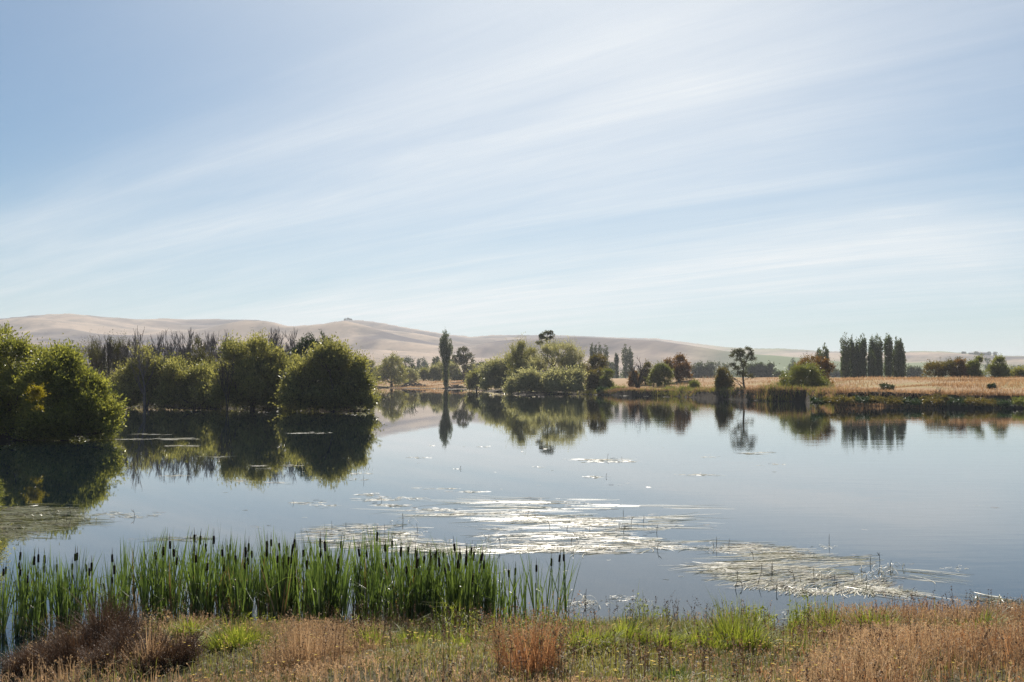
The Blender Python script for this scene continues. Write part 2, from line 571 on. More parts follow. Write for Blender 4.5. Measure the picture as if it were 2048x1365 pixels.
def water_material():
    m = bpy.data.materials.new('calm_lake_water')
    m.use_nodes = True
    t = NT(m.node_tree)
    geo = t.n('ShaderNodeNewGeometry')
    sp = t.n('ShaderNodeSeparateXYZ')
    t.l(geo.outputs['Position'], sp.inputs[0])
    mp = t.n('ShaderNodeMapping')
    t.l(geo.outputs['Position'], mp.inputs[0])
    mp.inputs['Scale'].default_value = (0.35, 1.0, 1.0)
    mp.inputs['Rotation'].default_value = (0, 0, math.radians(-8))
    a = t.noise(mp.outputs[0], 1.4, 3, 0.5)
    b2 = t.noise(mp.outputs[0], 0.22, 2, 0.5)
    # a light breeze roughens the open water nearer the right bank
    mp2 = t.n('ShaderNodeMapping')
    t.l(geo.outputs['Position'], mp2.inputs[0])
    mp2.inputs['Scale'].default_value = (0.3, 1.0, 1.0)
    br = t.noise(mp2.outputs[0], 0.05, 3, 0.55)
    breeze = t.math('ADD', t.math('MULTIPLY', sp.outputs[0], 0.02), br)
    bz = t.ramp(breeze, [(0.5, 0.0), (0.85, 1.0)])
    h = t.math('ADD', t.math('MULTIPLY', a, 0.006), t.math('MULTIPLY', b2, 0.012))
    h = t.math('MULTIPLY', h, t.math('ADD', 0.13, t.math('MULTIPLY', bz, 0.55)))
    bp = t.n('ShaderNodeBump')
    bp.inputs['Strength'].default_value = 1.0
    bp.inputs['Distance'].default_value = 1.0
    t.l(h, bp.inputs['Height'])
    p = t.n('ShaderNodeBsdfPrincipled')
    p.inputs['Base Color'].default_value = (0.007, 0.015, 0.020, 1)
    p.inputs['IOR'].default_value = 1.333
    p.inputs['Roughness'].default_value = 0.02
    t.l(bp.outputs[0], p.inputs['Normal'])
    gl = t.n('ShaderNodeBsdfGlossy')
    gl.inputs['Roughness'].default_value = 0.02
    gl.inputs['Color'].default_value = (1, 1, 1, 1)
    t.l(bp.outputs[0], gl.inputs['Normal'])
    fr = t.n('ShaderNodeFresnel')
    fr.inputs['IOR'].default_value = 1.333
    mx = t.n('ShaderNodeMixShader')
    t.l(t.math('MULTIPLY', t.math('POWER', fr.outputs[0], 1.7), 0.68, clamp=True), mx.inputs[0])
    t.l(p.outputs[0], mx.inputs[1])
    t.l(gl.outputs[0], mx.inputs[2])
    o = t.n('ShaderNodeOutputMaterial')
    t.l(mx.outputs[0], o.inputs[0])
    return m


# ------------------------------------------------------------------ terrain, hills, water
def polar(rs, azs):
    A, R = np.meshgrid(azs, rs)
    return R * np.sin(A), R * np.cos(A)


def grid_faces(nr, na, wrap):
    i = np.arange(nr - 1)[:, None]
    j = np.arange(na if wrap else na - 1)[None]
    j2 = (j + 1) % na
    return np.stack([i * na + j, i * na + j2, (i + 1) * na + j2, (i + 1) * na + j], -1).reshape(-1, 4)


def az_samples(fine, lim, coarse):
    a = np.arange(-lim, lim + fine / 2, fine)
    b = np.arange(a[-1] + coarse, 360 + a[0] - coarse / 2, coarse)
    return np.radians(np.concatenate([a, b]))


azs = az_samples(0.16, 40, 4.0)
rs = np.concatenate([np.array([0.4, 1.2, 2.5, 4, 5.5, 7, 8.5, 10]), np.geomspace(11, 140, 125), np.arange(141, 360, 0.9), np.geomspace(361, 1000, 80)])
X, Y = polar(rs, azs)
Z = groundz(X, Y)
V = np.stack([X, Y, Z], -1).reshape(-1, 3)
gm = ground_material()
me = mesh_from('ground', V, grid_faces(len(rs), len(azs), True)[:, ::-1], gm, smooth=True)
tag(link('ground', me), 'sloping earth bank and dry grass paddock around the lake', None, kind='structure')

azs = az_samples(0.12, 42, 3.0)
rs = np.concatenate([np.linspace(955, 5200, 190), np.linspace(5300, 10800, 34)])
X, Y = polar(rs, azs)
Z = hillz(X, Y)
V = np.stack([X, Y, Z], -1).reshape(-1, 3)
me = mesh_from('hills', V, grid_faces(len(rs), len(azs), True)[:, ::-1], hill_material(), smooth=True)
tag(link('hills', me), 'long pale straw coloured hills along the horizon', None, kind='structure')

xs = np.linspace(-420, 420, 43)
ys = np.linspace(2, 660, 40)
X, Y = np.meshgrid(xs, ys)
V = np.stack([X, Y, np.zeros_like(X)], -1).reshape(-1, 3)
me = mesh_from('water', V, grid_faces(len(ys), len(xs), False), water_material())
tag(link('water', me), 'calm lake water mirroring the sky and the trees', None, kind='structure')

# haze: one closed box of even air round everything
hz = bpy.data.materials.new('haze_air')
hz.use_nodes = True
t = NT(hz.node_tree)
pv = t.n('ShaderNodeVolumePrincipled')
pv.inputs['Color'].default_value = (0.90, 0.94, 1.0, 1)
pv.inputs['Density'].default_value = 0.00012
pv.inputs['Anisotropy'].default_value = 0.2
o = t.n('ShaderNodeOutputMaterial')
t.l(pv.outputs[0], o.inputs['Volume'])
hx_, zt, zb = 11400.0, 305.0, -2.6
V = [(sx * hx_, sy * hx_, z) for z in (zb, zt) for sx, sy in ((-1, -1), (1, -1), (1, 1), (-1, 1))]
Q = [(3, 2, 1, 0), (4, 5, 6, 7), (0, 1, 5, 4), (1, 2, 6, 5), (2, 3, 7, 6), (3, 0, 4, 7)]
me = mesh_from('haze', V, Q, hz)
tag(link('haze', me), 'thin pale summer haze over the plain and hills', None, kind='stuff')


# ------------------------------------------------------------------ trees
def crown(rng, lobes, n, k=7, shoot=(0.8, 1.5), leaf=(0.2, 0.07), up=0.5, out=0.8, rnd=0.4, fill=0.55, gap=-0.35, gapf=1.0,
          droop=0.0, low=-0.7, spread=0.7, lump=0.18, cl=9):
    L = np.asarray(lobes, float)
    pull = 0.5 * (shoot[0] + shoot[1]) * 0.36 if cl else 0.0
    L[:, 3:6] = np.maximum(L[:, 3:6] - pull, L[:, 3:6] * 0.55)
    share = None
    if cl:
        core = L.copy()
        core[:, 3:6] *= 0.78
        u0 = rand_dir(rng, len(L) * cl)
        u0[:, 2] = np.where(u0[:, 2] < -0.5, -u0[:, 2], u0[:, 2])
        ci = np.repeat(np.arange(len(L)), cl)
        c0, R0 = L[ci, :3], L[ci, 3:6]
        rs0 = R0.mean(1, keepdims=True) * rng.uniform(0.16, 0.46, (len(ci), 1))
        cc = c0 + u0 * (R0 - rs0 * 0.75) * rng.uniform(0.74, 1.20, (len(ci), 1))
        S0 = np.concatenate([cc, rs0 * 1.1, rs0 * 1.1, rs0 * 0.85], 1)
        L = np.concatenate([core, S0])
        ncore = len(core)
    wgt = L[:, 3] * L[:, 5] + L[:, 4] * L[:, 5] + L[:, 3] * L[:, 4]
    if cl:
        wgt[:ncore] *= 0.20 * wgt[ncore:].sum() / wgt[:ncore].sum()
        wgt[ncore:] *= rng.uniform(0.2, 1.6, len(wgt) - ncore)
    idx = rng.choice(len(L), int(n * 1.9), p=wgt / wgt.sum())
    u = rand_dir(rng, len(idx))
    keep = u[:, 2] > low + 0.25 * rng.random(len(idx))
    idx, u = idx[keep], u[keep]
    c, R = L[idx, :3], L[idx, 3:6]
    msz = R.mean(1, keepdims=True)
    r = 1 - fill * rng.random((len(idx), 1)) ** (2.0 if cl else 1.4)
    r *= 1 - lump + 2 * lump * (0.5 + 0.5 * vn(u * 3.0 + c * 0.37, 1.6, int(rng.integers(1e6))))[:, None]
    P = c + u * R * r
    # thin out what lies deep inside a neighbouring lobe
    deep = np.zeros(len(P), bool)
    for j in range(ncore if cl else len(L)):
        q = (P - L[j, :3]) / L[j, 3:6]
        deep |= ((q * q).sum(1) < 0.3) & (idx != j)
    nz = vn(P, gapf / max(float(msz.mean()), 0.2) * 2.2, int(rng.integers(1e6)))
    keep = (nz > gap) & (~deep | (rng.random(len(P)) < 0.30))
    P, u, nz, idx_k = P[keep][:n], u[keep][:n], nz[keep][:n], idx[keep][:n]
    m = len(P)
    d = unit(u * out + np.array([0, 0, up]) + rand_dir(rng, m) * rnd)
    ln = rng.uniform(*shoot, m)
    if cl:
        ln *= np.where(rng.random(m) < 0.24, 1.3, 0.5)
    tt = (np.arange(k) + rng.random((m, k))) / k
    pos = P[:, None] + d[:, None] * (ln[:, None] * tt)[..., None]
    pos[..., 2] -= droop * ln[:, None] * tt ** 2
    pos += rng.normal(size=pos.shape) * leaf[0] * 0.3
    dd = np.repeat(d, k, 0)
    if droop:
        dd = dd - np.array([0, 0, 1.0]) * droop * tt.reshape(-1, 1)
    dr = unit(dd + rand_dir(rng, m * k) * spread)
    S = unit(np.cross(dr, rand_dir(rng, m * k)))
    sc = rng.uniform(0.6, 1.25, m * k)
    V, Q = leaf_quads(pos.reshape(-1, 3), dr, S, leaf[0] * sc, leaf[1] * sc)
    tint = np.clip(0.5 + 0.16 * np.repeat(nz, k) + 0.22 * np.repeat(np.sin(idx_k * 12.9898) , k) + np.repeat(rng.normal(size=m) * 0.22, k) + rng.normal(size=m * k) * 0.16, 0, 1)
    return V, Q, tint


def limbs(rng, base, lobes, r0, sub=5, wob=0.08, fork=0.25):
    polys = []
    base = np.asarray(base, float)
    top = np.array([np.mean([l[0] for l in lobes]), np.mean([l[1] for l in lobes]), np.mean([l[2] for l in lobes])])
    hub = base + (top - base) * fork
    hub[:2] = base[:2] * 0.6 + hub[:2] * 0.4
    polys.append(([base - [0, 0, 0.3], base * 0.5 + hub * 0.5, hub], [r0 * 1.2, r0, r0 * 0.85]))
    for l in lobes:
        c = np.array(l[:3])
        R = np.array(l[3:6])
        s = np.linalg.norm(c - hub)
        mid = hub * 0.5 + c * 0.5 + rng.normal(size=3) * s * wob + [0, 0, -0.04 * s]
        q = [hub, hub * .72 + mid * .28 + rng.normal(size=3) * s * 0.02, mid, c]
        rr = r0 * 0.6
        polys.append((q, [rr, rr * 0.85, rr * 0.6, rr * 0.35]))
        for _ in range(sub):
            u = rand_dir(rng, 1)[0]
            u[2] = abs(u[2]) * 0.9 + 0.1
            e = c + u * R * rng.uniform(0.75, 1.02)
            s0 = mid * 0.4 + c * 0.6
            polys.append(([s0, s0 * .5 + e * .5 + rng.normal(size=3) * s * 0.04, e], [rr * 0.4, rr * 0.26, rr * 0.1]))
    return polys


_seed = [100]


def place(name, label, cat, D, lobes, base=None, mat='willow', n=3000, trunk='bark', r0=0.25, depth=0.85, group=None, sub=5, extra=None,
          dz=None, skirt=None, **kw):
    """lobes: (px, py, rx_px, ry_px[, depth offset in m]) seen at distance D -> real ellipsoids"""
    _seed[0] += 1
    rng = np.random.default_rng(_seed[0])
    L = []
    for lb in lobes:
        px, py, rx, ry = lb[:4]
        off = lb[4] if len(lb) > 4 else float(rng.normal() * 0.25 * rx * D / F)
        x, z = xz(px, py, D + off)
        s = (D + off) / F
        L.append((float(x), D + off, float(z), rx * s, rx * s * depth, ry * s))
    bx = base if base is not None else float(np.mean([l[0] for l in lobes]))
    X0 = float(xz(bx, 760, D)[0])
    z0 = gz(X0, D)
    if z0 < 0:
        z0 = -0.15
    O = np.array([X0, D, z0])
    Ll = [(l[0] - O[0], l[1] - O[1], l[2] - O[2], l[3], l[4], l[5]) for l in L]
    if skirt is None:
        skirt = cat in ('willow tree', 'hawthorn tree', 'shrub', 'tree') and D > 60 and name != 'dark_tree'
    if skirt:
        # boughs and undergrowth reaching down to the ground or water
        x0, x1 = min(l[0] - l[3] for l in Ll), max(l[0] + l[3] for l in Ll)
        Hh = max(l[2] + l[5] for l in Ll)
        wx = x1 - x0
        cnt = max(2, int(math.ceil(wx / (0.45 * Hh))))
        for i in range(cnt):
            cx = x0 + wx * (0.06 + 0.88 * (i + 0.5) / cnt)
            q = wx / cnt * 0.62
            hh = Hh * rng.uniform(0.20, 0.30)
            Ll.append((cx, rng.normal() * 0.15 * q, hh * 0.55, q, q * 1.1, hh))
            if Hh > 4:
                Ll.append((cx * 0.9 + rng.normal() * q * .2, 0.4 * q, Hh * 0.42, q * 0.8, q, hh))
        n = int(n * 1.45)
        kw = dict(kw)
        kw['low'] = -1.2
    root = thing(name, label, cat, O, group)
    V, Q, tint = crown(rng, Ll, n, **kw)
    keep_low = -O[2] + 0.05
    V[:, 2] = np.maximum(V[:, 2], keep_low)
    link('crown', mesh_from(name + '_crown', V, Q, M[mat], tint), root)
    if trunk:
        V, Q = tubes(limbs(rng, (0, 0, 0), Ll[:len(lobes)], r0, sub))
        link('trunk', mesh_from(name + '_trunk', V, Q, M[trunk], smooth=True), root)
    if extra:
        for nm, lab, lbs, mt, nn, k2 in extra:
            LL = []
            for px, py, rx, ry, off in lbs:
                x, z = xz(px, py, D + off)
                s = (D + off) / F
                LL.append((x - O[0], off, z - O[2], rx * s, rx * s * .6, ry * s))
            V, Q, tint = crown(rng, LL, nn, **k2)
            oo = link(nm, mesh_from(nm, V, Q, M[mt], tint), root)
            oo['label'] = lab
    return root


def grow(rng, p, d, ln, r, depth, out, spread=0.5, up=0.25, rmin=0.012, kids=(2, 4), shrink=(0.6, 0.8)):
    pts = [p]
    rad = [r]
    q = p.copy()
    dd = d.copy()
    for s in range(3):
        dd = unit(dd + rng.normal(size=3) * 0.10 + np.array([0, 0, up * 0.35]))
        q = q + dd * ln / 3
        pts.append(q.copy())
        rad.append(max(r * (1 - 0.16 * (s + 1)), rmin * 0.6))
    out.append((pts, rad))
    if depth == 0:
        return
    for c in range(int(rng.integers(kids[0], kids[1] + 1))):
        t = rng.uniform(0.45, 1.0) if c else 1.0
        i = min(int(t * 3), 2)
        f = t * 3 - i
        st = np.array(pts[i]) * (1 - f) + np.array(pts[i + 1]) * f
        nd = unit(dd + rng.normal(size=3) * spread + np.array([0, 0, up]))
        grow(rng, st, nd, ln * rng.uniform(*shrink), max(r * 0.55, rmin), depth - 1, out, spread, up, rmin, kids, shrink)


def bare(name, label, D, px, top, spread_px, mat='bark_grey', stems=4, depth=4, group=None, base_h=None, up=0.25, sp=0.35, r0=0.13, rmin=0.03,
         lean=None, kids=(2, 4), cat='dead tree'):
    _seed[0] += 1
    rng = np.random.default_rng(_seed[0])
    X0 = float(xz(px, 760, D)[0])
    z0 = max(gz(X0, D), -0.1)
    root = thing(name, label, cat, (X0, D, z0), group)
    H = float(xz(px, top, D)[1]) - z0
    wd = spread_px * D / F
    polys = []
    for s in range(stems):
        a = (s + 0.5) / stems * 2 - 1 + rng.normal() * 0.15
        tilt = np.array([a * wd / H * 0.8, rng.normal() * 0.2, 1.0])
        if lean:
            tilt[0] += lean
        grow(rng, np.array([a * 0.15, rng.normal() * 0.1, -0.2]), unit(tilt), H * rng.uniform(0.34, 0.42), r0, depth, polys, sp, up, rmin, kids)
    mx = max(pp[-1][2] for pp, _ in polys)
    V, Q = tubes(polys, 4)
    V[:, 2] *= H / mx
    link('trunk', mesh_from(name + '_trunk', V, Q, M[mat], smooth=True), root)
    return root


def poplar(label, D, px, top, hw, base_y=None, mat='poplar', n=900, group=None, leaf=None, name='poplar', stem_frac=0.0, cat='poplar tree',
           narrow=0.35, cols=11, split=None):
    """a Lombardy poplar: upright columns of shoots packed in a spindle"""
    _seed[0] += 1
    rng = np.random.default_rng(_seed[0])
    s = D / F
    X0 = float(xz(px, 760, D)[0])
    z0 = max(gz(X0, D), 0)
    H = float(xz(px, top, D)[1]) - z0
    R = hw * s * 0.88
    nw = narrow
    prof = lambda t: np.interp(t, [0, .06, .2, .36, .5, .64, .8, .92, 1.0], [nw * .7, nw, nw * 1.02, nw * .6 + .4 * max(nw, .45), .35 * nw + .52, 1.0, .95, .66, .16])
    L = []
    for c in range(cols):
        a = c * 2.4
        off = 0 if c == 0 else rng.uniform(0.40, 0.85)
        t1 = 1.0 if c == 0 else rng.uniform(0.62, 0.97)
        for t in np.linspace(stem_frac + 0.05, t1 - 0.04, 9):
            rr = prof(t) * R
            x = math.cos(a) * off * rr + rng.normal() * 0.05 * R
            y = math.sin(a) * off * rr
            if split is not None and t > 0.45 and abs(x - split * R) < 0.12 * R:
                x += 0.25 * R * (1 if x > split * R else -1)
            q = max(rr * 0.34, 0.1 * R) * (1 if t < t1 - 0.12 else 0.6)
            L.append((x, y, t * H, q, q, H * 0.075))
    root = thing(name, label, cat, (X0, D, z0), group)
    lf = leaf or (0.0030 * D * 0.45, 0.0030 * D * 0.2)
    V, Q, tint = crown(rng, L, n, k=6, shoot=(H * 0.03, H * 0.055), leaf=lf, up=2.2, out=0.7, rnd=0.4, fill=0.5, gap=-0.9, low=-1, spread=0.6, lump=0.1, cl=0)
    link('crown', mesh_from('poplar_crown', V, Q, M[mat], tint), root)
    tp = [([(0, 0, -0.3), (0, 0, H * .3), (0.02 * H, 0, H * .7), (0, 0, H * .96)], [R * .16, R * .12, R * .07, R * .02])]
    V, Q = tubes(tp, 6)
    link('trunk', mesh_from('poplar_trunk', V, Q, M['bark'], smooth=True), root)
    return root


# ---- left bank willows (about 88 m away)
near_w = dict(k=7, leaf=(0.26, 0.12), shoot=(0.6, 1.25), up=0.55, out=0.7, rnd=0.5, gap=-0.75, gapf=1.8, fill=0.5)
place('willow', 'tall sunlit willow cut by the left edge, with a yellowing spray low on its flank', 'willow tree', 89,
      [(-30, 735, 85, 78, 1), (35, 745, 50, 68, 0), (-90, 790, 90, 90, 2), (30, 800, 60, 60, -1), (-20, 840, 70, 40, -1), (20, 860, 30, 22, -2)],
      base=-10, n=11000, r0=0.4, mat='willow', extra=[('foliage', 'yellowing spray of leaves',
                                                     [(75, 795, 14, 24, -8.5), (78, 822, 9, 12, -8.5)], 'yellow', 320, dict(k=7, leaf=(0.17, 0.06), shoot=(0.4, 0.8)))], **near_w)
place('willow', 'broad yellow-green willow leaning over the water right of the tallest left willow', 'willow tree', 86,
      [(108, 740, 46, 50, 2), (146, 766, 40, 68, 1), (98, 790, 54, 70, 0), (134, 815, 58, 50, 0), (174, 824, 28, 40, -1), (150, 845, 50, 24, -1),
       (216, 862, 12, 8, -1), (100, 848, 60, 26, -1)],
      base=130, n=13000, r0=0.35, mat='willow', **near_w)
# overhanging shrubs at the left edge, much nearer
sh = dict(k=10, leaf=(0.085, 0.018), shoot=(0.25, 0.5), up=0.5, out=0.8, rnd=0.5, gap=-0.6, fill=0.8)
place('willow_shrub', 'leafy willow shrub poking in from the left edge above the weed mat', 'shrub', 38,
      [(-32, 990, 42, 38, 0), (-25, 1040, 40, 40, -.3), (-70, 1020, 60, 60, 0)], base=-60, n=1500, r0=0.03, mat='willow', **sh)
place('willow_shrub', 'small dark willow shrub at the left edge beside the first cattails', 'shrub', 26,
      [(-22, 1120, 30, 46, 0), (-30, 1190, 28, 40, 0)], base=-40, n=800, r0=0.02, mat='willow_mid', **sh)

# ---- willow point (150 to 190 m)
mid = dict(k=6, leaf=(0.42, 0.20), shoot=(1.0, 2.0), up=0.8, out=0.7, rnd=0.45, gap=-0.75, gapf=1.8, fill=0.55)
place('willow', 'twiggy brown-topped willow behind the gap between the left willows and the dead trees', 'willow tree', 196,
      [(212, 712, 48, 34), (180, 735, 36, 48), (248, 735, 40, 48), (215, 770, 60, 40)], base=215, n=2600, mat='olive', r0=0.3,
      k=6, leaf=(0.28, 0.09), shoot=(1.6, 3.2), up=1.5, out=0.4, rnd=0.3, gap=-0.5)
for px, top, sp_, lab in ((190, 670, 26, 'leafless brown twigs through the left side of the brown-topped willow'), (226, 664, 26, 'leafless brown twigs through the middle of the brown-topped willow'),
                     (250, 669, 22, 'leafless brown twigs through the right side of the brown-topped willow')):
    bare('bare_tree', lab, 197, px, top, sp_, 'bark', 4, 4, 'twiggy stems in the brown willow',
         up=0.5, sp=0.22, r0=0.12, rmin=0.028, kids=(3, 4))
place('willow', 'dark green willow under the tallest bare branches, left end of the willow point', 'willow tree', 180,
      [(288, 738, 38, 48), (300, 775, 58, 42), (262, 785, 50, 32), (330, 745, 30, 36)], base=290, n=3600, mat='willow_mid', r0=0.3, **mid)
bare('bare_tree', 'tall bare tree with forked top and pale slanting limbs rising from the dark willow', 177, 292, 653, 26, 'bark_grey', 3, 4,
     up=0.22, sp=0.3, r0=0.2, rmin=0.035)
for i, (px, top, sp_, lab) in enumerate((
        (322, 656, 22, 'bare grey tree just right of the tall forked bare tree'),
        (352, 660, 22, 'bare grey tree left of the yellow-green upright willow'),
        (378, 655, 18, 'bare grey twigs directly behind the yellow-green upright willow'),
        (425, 657, 20, 'bare grey tree right of the yellow-green upright willow'),
        (446, 661, 16, 'bare grey tree beside the small dark crown on the willow point'))):
    bare('bare_tree', lab, 192 + i, px, top, sp_, 'bark_grey', 4, 4, 'leafless trees on the willow point', up=0.4, sp=0.26, r0=0.15, rmin=0.04,
         kids=(2, 4))
place('willow', 'yellow-green upright willow rising among bare grey twigs', 'willow tree', 188,
      [(395, 712, 20, 38), (408, 735, 26, 36), (380, 745, 24, 30)], base=398, n=1700, mat='olive', r0=0.2,
      k=6, leaf=(0.28, 0.10), shoot=(1.2, 2.4), up=1.5, out=0.4, rnd=0.3, gap=-0.5)
place('willow', 'low green willow with pale top in the middle of the willow point', 'willow tree', 176,
      [(350, 765, 34, 36), (392, 772, 44, 40), (425, 790, 44, 30), (365, 795, 50, 26)], base=390, n=3600, mat='willow_mid', r0=0.25, **mid)
place('dark_tree', 'small dark green crown between the bare trees and the round grey-green willow', 'tree', 194,
      [(455, 692, 12, 8), (448, 702, 9, 12)], base=455, n=420, mat='dark', r0=0.15, k=6, leaf=(0.28, 0.12), shoot=(0.5, 1.0))
place('willow', 'low shaggy willow filling the dip left of the domed willow', 'willow tree', 182,
      [(440, 758, 34, 34), (425, 775, 36, 30), (350, 748, 26, 32), (330, 770, 40, 30)], base=436, n=3000, mat='willow_mid', r0=0.3, **mid)
place('willow', 'low shaggy willow filling the dip between the domed willow and the right-end willow', 'willow tree', 176,
      [(585, 752, 30, 34), (575, 775, 36, 30), (600, 740, 22, 26)], base=585, n=2200, mat='willow_mid', r0=0.3, **mid)
place('willow', 'large round grey-green willow with a domed top, centre of the willow point', 'willow tree', 170,
      [(508, 712, 58, 40), (465, 735, 34, 42), (552, 738, 38, 44), (510, 762, 62, 46), (455, 785, 38, 34), (540, 790, 50, 30), (490, 800, 50, 20)],
      base=505, n=7600, mat='willow_mid', r0=0.45, **mid)
for px, top, sp_, lab in ((548, 652, 26, 'bare grey tree behind the domed willow, left of its neighbour'),
                          (582, 654, 24, 'bare grey tree just left of the dark evergreen')):
    bare('bare_tree', lab, 190, px, top, sp_, 'bark_grey', 5, 4, 'leafless trees on the willow point', up=0.4, sp=0.24, r0=0.16, rmin=0.04, kids=(3, 4))
bare('bare_tree', 'thin bare brown tree standing in front of the domed willow', 164, 455, 712, 16, 'bark', 3, 4, None, up=0.3, sp=0.3, r0=0.10, rmin=0.025)
place('evergreen_tree', 'dark green evergreen with knobbly top on the willow point', 'tree', 184,
      [(604, 688, 13, 14), (622, 676, 12, 12), (640, 676, 14, 12), (654, 686, 10, 11), (600, 712, 18, 24), (622, 700, 22, 24), (642, 702, 20, 20), (612, 735, 24, 20)],
      base=618, n=3000, mat='dark', r0=0.3, k=6, leaf=(0.30, 0.14), shoot=(0.5, 1.1), up=0.4, out=0.9, rnd=0.4, gap=-0.6)
place('willow', 'big rounded willow forming the right end of the willow point', 'willow tree', 160,
      [(655, 728, 52, 36), (698, 752, 42, 44), (640, 765, 62, 42), (600, 775, 40, 40), (722, 785, 30, 34), (738, 806, 19, 18), (680, 795, 60, 28), (620, 800, 56, 22)],
      base=665, n=9200, mat='willow_mid', r0=0.5, **mid)

# dark undergrowth closing the foot of both willow stands
def thicket(name, label, cat, D, spans, mat, n, seed, leaf):
    rng = np.random.default_rng(seed)
    L = []
    for px0, px1, step, h, dd in spans:
        for px in np.arange(px0, px1, step):
            Dd = D + dd + rng.normal() * 1.0
            x = (px - 1024) / F * Dd
            z0 = max(gz(x, Dd), 0)
            hh = h * rng.uniform(.7, 1.15)
            L.append((x, Dd, z0 + hh * .42, step * Dd / F * 1.1, 1.6, hh * .6))
    V, Q, tint = crown(rng, L, n, k=8, leaf=leaf, shoot=(.6, 1.4), up=.6, gap=-1, low=-1.2, fill=.7, cl=0)
    V[:, 2] = np.maximum(V[:, 2], 0.05)
    tag(link(name, mesh_from(name, V, Q, M[mat], tint)), label, cat, kind='stuff')


thicket('undergrowth', 'dense dark undergrowth closing the foot of the willow point', 'undergrowth', 168,
        [(235, 480, 22, 5.5, 19), (470, 735, 20, 5.5, 5), (560, 720, 22, 4.0, -1)], 'willow_mid', 9000, 611, (.26, .11))
thicket('undergrowth', 'dense dark undergrowth behind the trunks of the left willows', 'undergrowth', 92,
        [(-220, 215, 26, 3.6, 2)], 'willow', 6000, 612, (.16, .07))

# ---- the far shore beyond the spit (500 to 620 m)
fw = dict(k=6, leaf=(0.85, 0.36), shoot=(1.8, 3.4), up=0.8, out=0.7, rnd=0.45, gap=-0.45, fill=0.5)
place('willow', 'round pale-topped willow on the far shore beside the right end of the willow point', 'willow tree', 570,
      [(783, 733, 25, 25), (768, 752, 26, 16), (800, 750, 18, 18)], base=783, n=1500, mat='willow_mid', r0=0.8, **fw)
place('willow', 'small pale willow half hidden behind the right end of the willow point', 'willow tree', 590,
      [(736, 740, 16, 20), (750, 752, 14, 14)], base=740, n=700, mat='willow_mid', r0=0.6, **fw)
place('pine_tree', 'dark flat-topped tree between the round far willow and the poplar', 'tree', 620,
      [(811, 727, 8, 6), (824, 729, 8, 8), (826, 742, 9, 12)], base=820, n=420, mat='dark', r0=0.6, **fw)
place('shrub', 'pale green shrub above the left heap of driftwood', 'shrub', 585,
      [(817, 748, 15, 11), (828, 752, 9, 9)], base=818, n=480, mat='willow_pale', r0=0.4, **fw)
for px, py, rx, ry, mt, lab in (
        (847, 750, 13, 12, 'willow_mid', 'grey-green shrub left of the lone poplar, nearest the driftwood heap'),
        (867, 748, 12, 13, 'willow_mid', 'darker rounded shrub second to the left of the lone poplar'),
        (879, 740, 16, 14, 'willow_pale', 'pale yellow-green shrub right behind the lone poplar'),
        (908, 741, 15, 15, 'willow_pale', 'pale round shrub between the lone poplar and the dark gum tree'),
        (916, 757, 11, 7, 'green', 'low green shrub at the foot of the dark gum tree'),
        (942, 745, 14, 14, 'willow_mid', 'green shrub right of the dark gum tree')):
    place('shrub', lab, 'shrub', 640, [(px, py, rx, ry)], n=560, mat=mt, r0=0.5, **fw)
poplar('lone slender poplar with a split top and long leafy stem on the grassy spit', 512, 892, 664, 13.5, n=3200, leaf=(0.55, 0.24), narrow=0.36,
       cols=13, split=0.12)
place('gum_tree', 'dark open-crowned gum tree just right of the lone poplar', 'gum tree', 600,
      [(926, 705, 12, 10), (917, 716, 11, 10), (936, 716, 11, 12), (928, 728, 12, 14), (912, 726, 7, 8), (944, 727, 6, 7), (932, 738, 9, 8)],
      base=928, n=1300, mat='euc', r0=0.7, k=6, leaf=(0.7, 0.32), shoot=(0.8, 1.8), up=0.3, out=0.9, gap=-0.25, gapf=1.3)

# ---- the big clump of pale willows (330 to 400 m)
cw = dict(k=6, leaf=(0.72, 0.34), shoot=(1.6, 3.2), up=0.75, out=0.7, rnd=0.45, gap=-0.55, gapf=1.6, fill=0.55)
place('willow', 'dark low willow at the left end of the pale willow clump', 'willow tree', 420,
      [(952, 760, 18, 18), (966, 765, 14, 14), (940, 768, 12, 10)], base=953, n=1100, mat='willow_mid', r0=0.4, **cw)
place('willow', 'yellow-green sprawling willow with dark limbs, second from the left in the pale clump', 'willow tree', 385,
      [(1000, 742, 28, 26), (978, 748, 20, 22), (1015, 765, 30, 18), (990, 770, 26, 14), (1022, 722, 15, 20)], base=1010, n=2900, mat='willow_pale', r0=0.5, **cw)
place('willow', 'tall fan-shaped willow with dark limbs left of the gum tree', 'willow tree', 372,
      [(1042, 708, 26, 24), (1062, 722, 22, 30), (1030, 730, 20, 26), (1050, 750, 28, 30)], base=1048, n=3000, mat='willow_mid', r0=0.6,
      k=7, leaf=(0.5, 0.17), shoot=(2.2, 4.0), up=1.2, out=0.5, rnd=0.35, gap=-0.25)
place('gum_tree', 'slender gum tree with clumped dark crown rising above the pale willows', 'gum tree', 378,
      [(1083, 676, 8, 7), (1092, 669, 8, 5), (1102, 666, 5, 4), (1080, 688, 7, 7), (1095, 681, 5, 6), (1106, 671, 4, 3), (1102, 677, 5, 4), (1095, 694, 6, 5),
       (1107, 692, 6, 4), (1088, 700, 6, 4)],
      base=1092, n=1000, mat='euc', r0=0.38, k=6, leaf=(0.42, 0.2), shoot=(0.5, 1.0), up=0.2, out=0.9, gap=-0.4, sub=1)
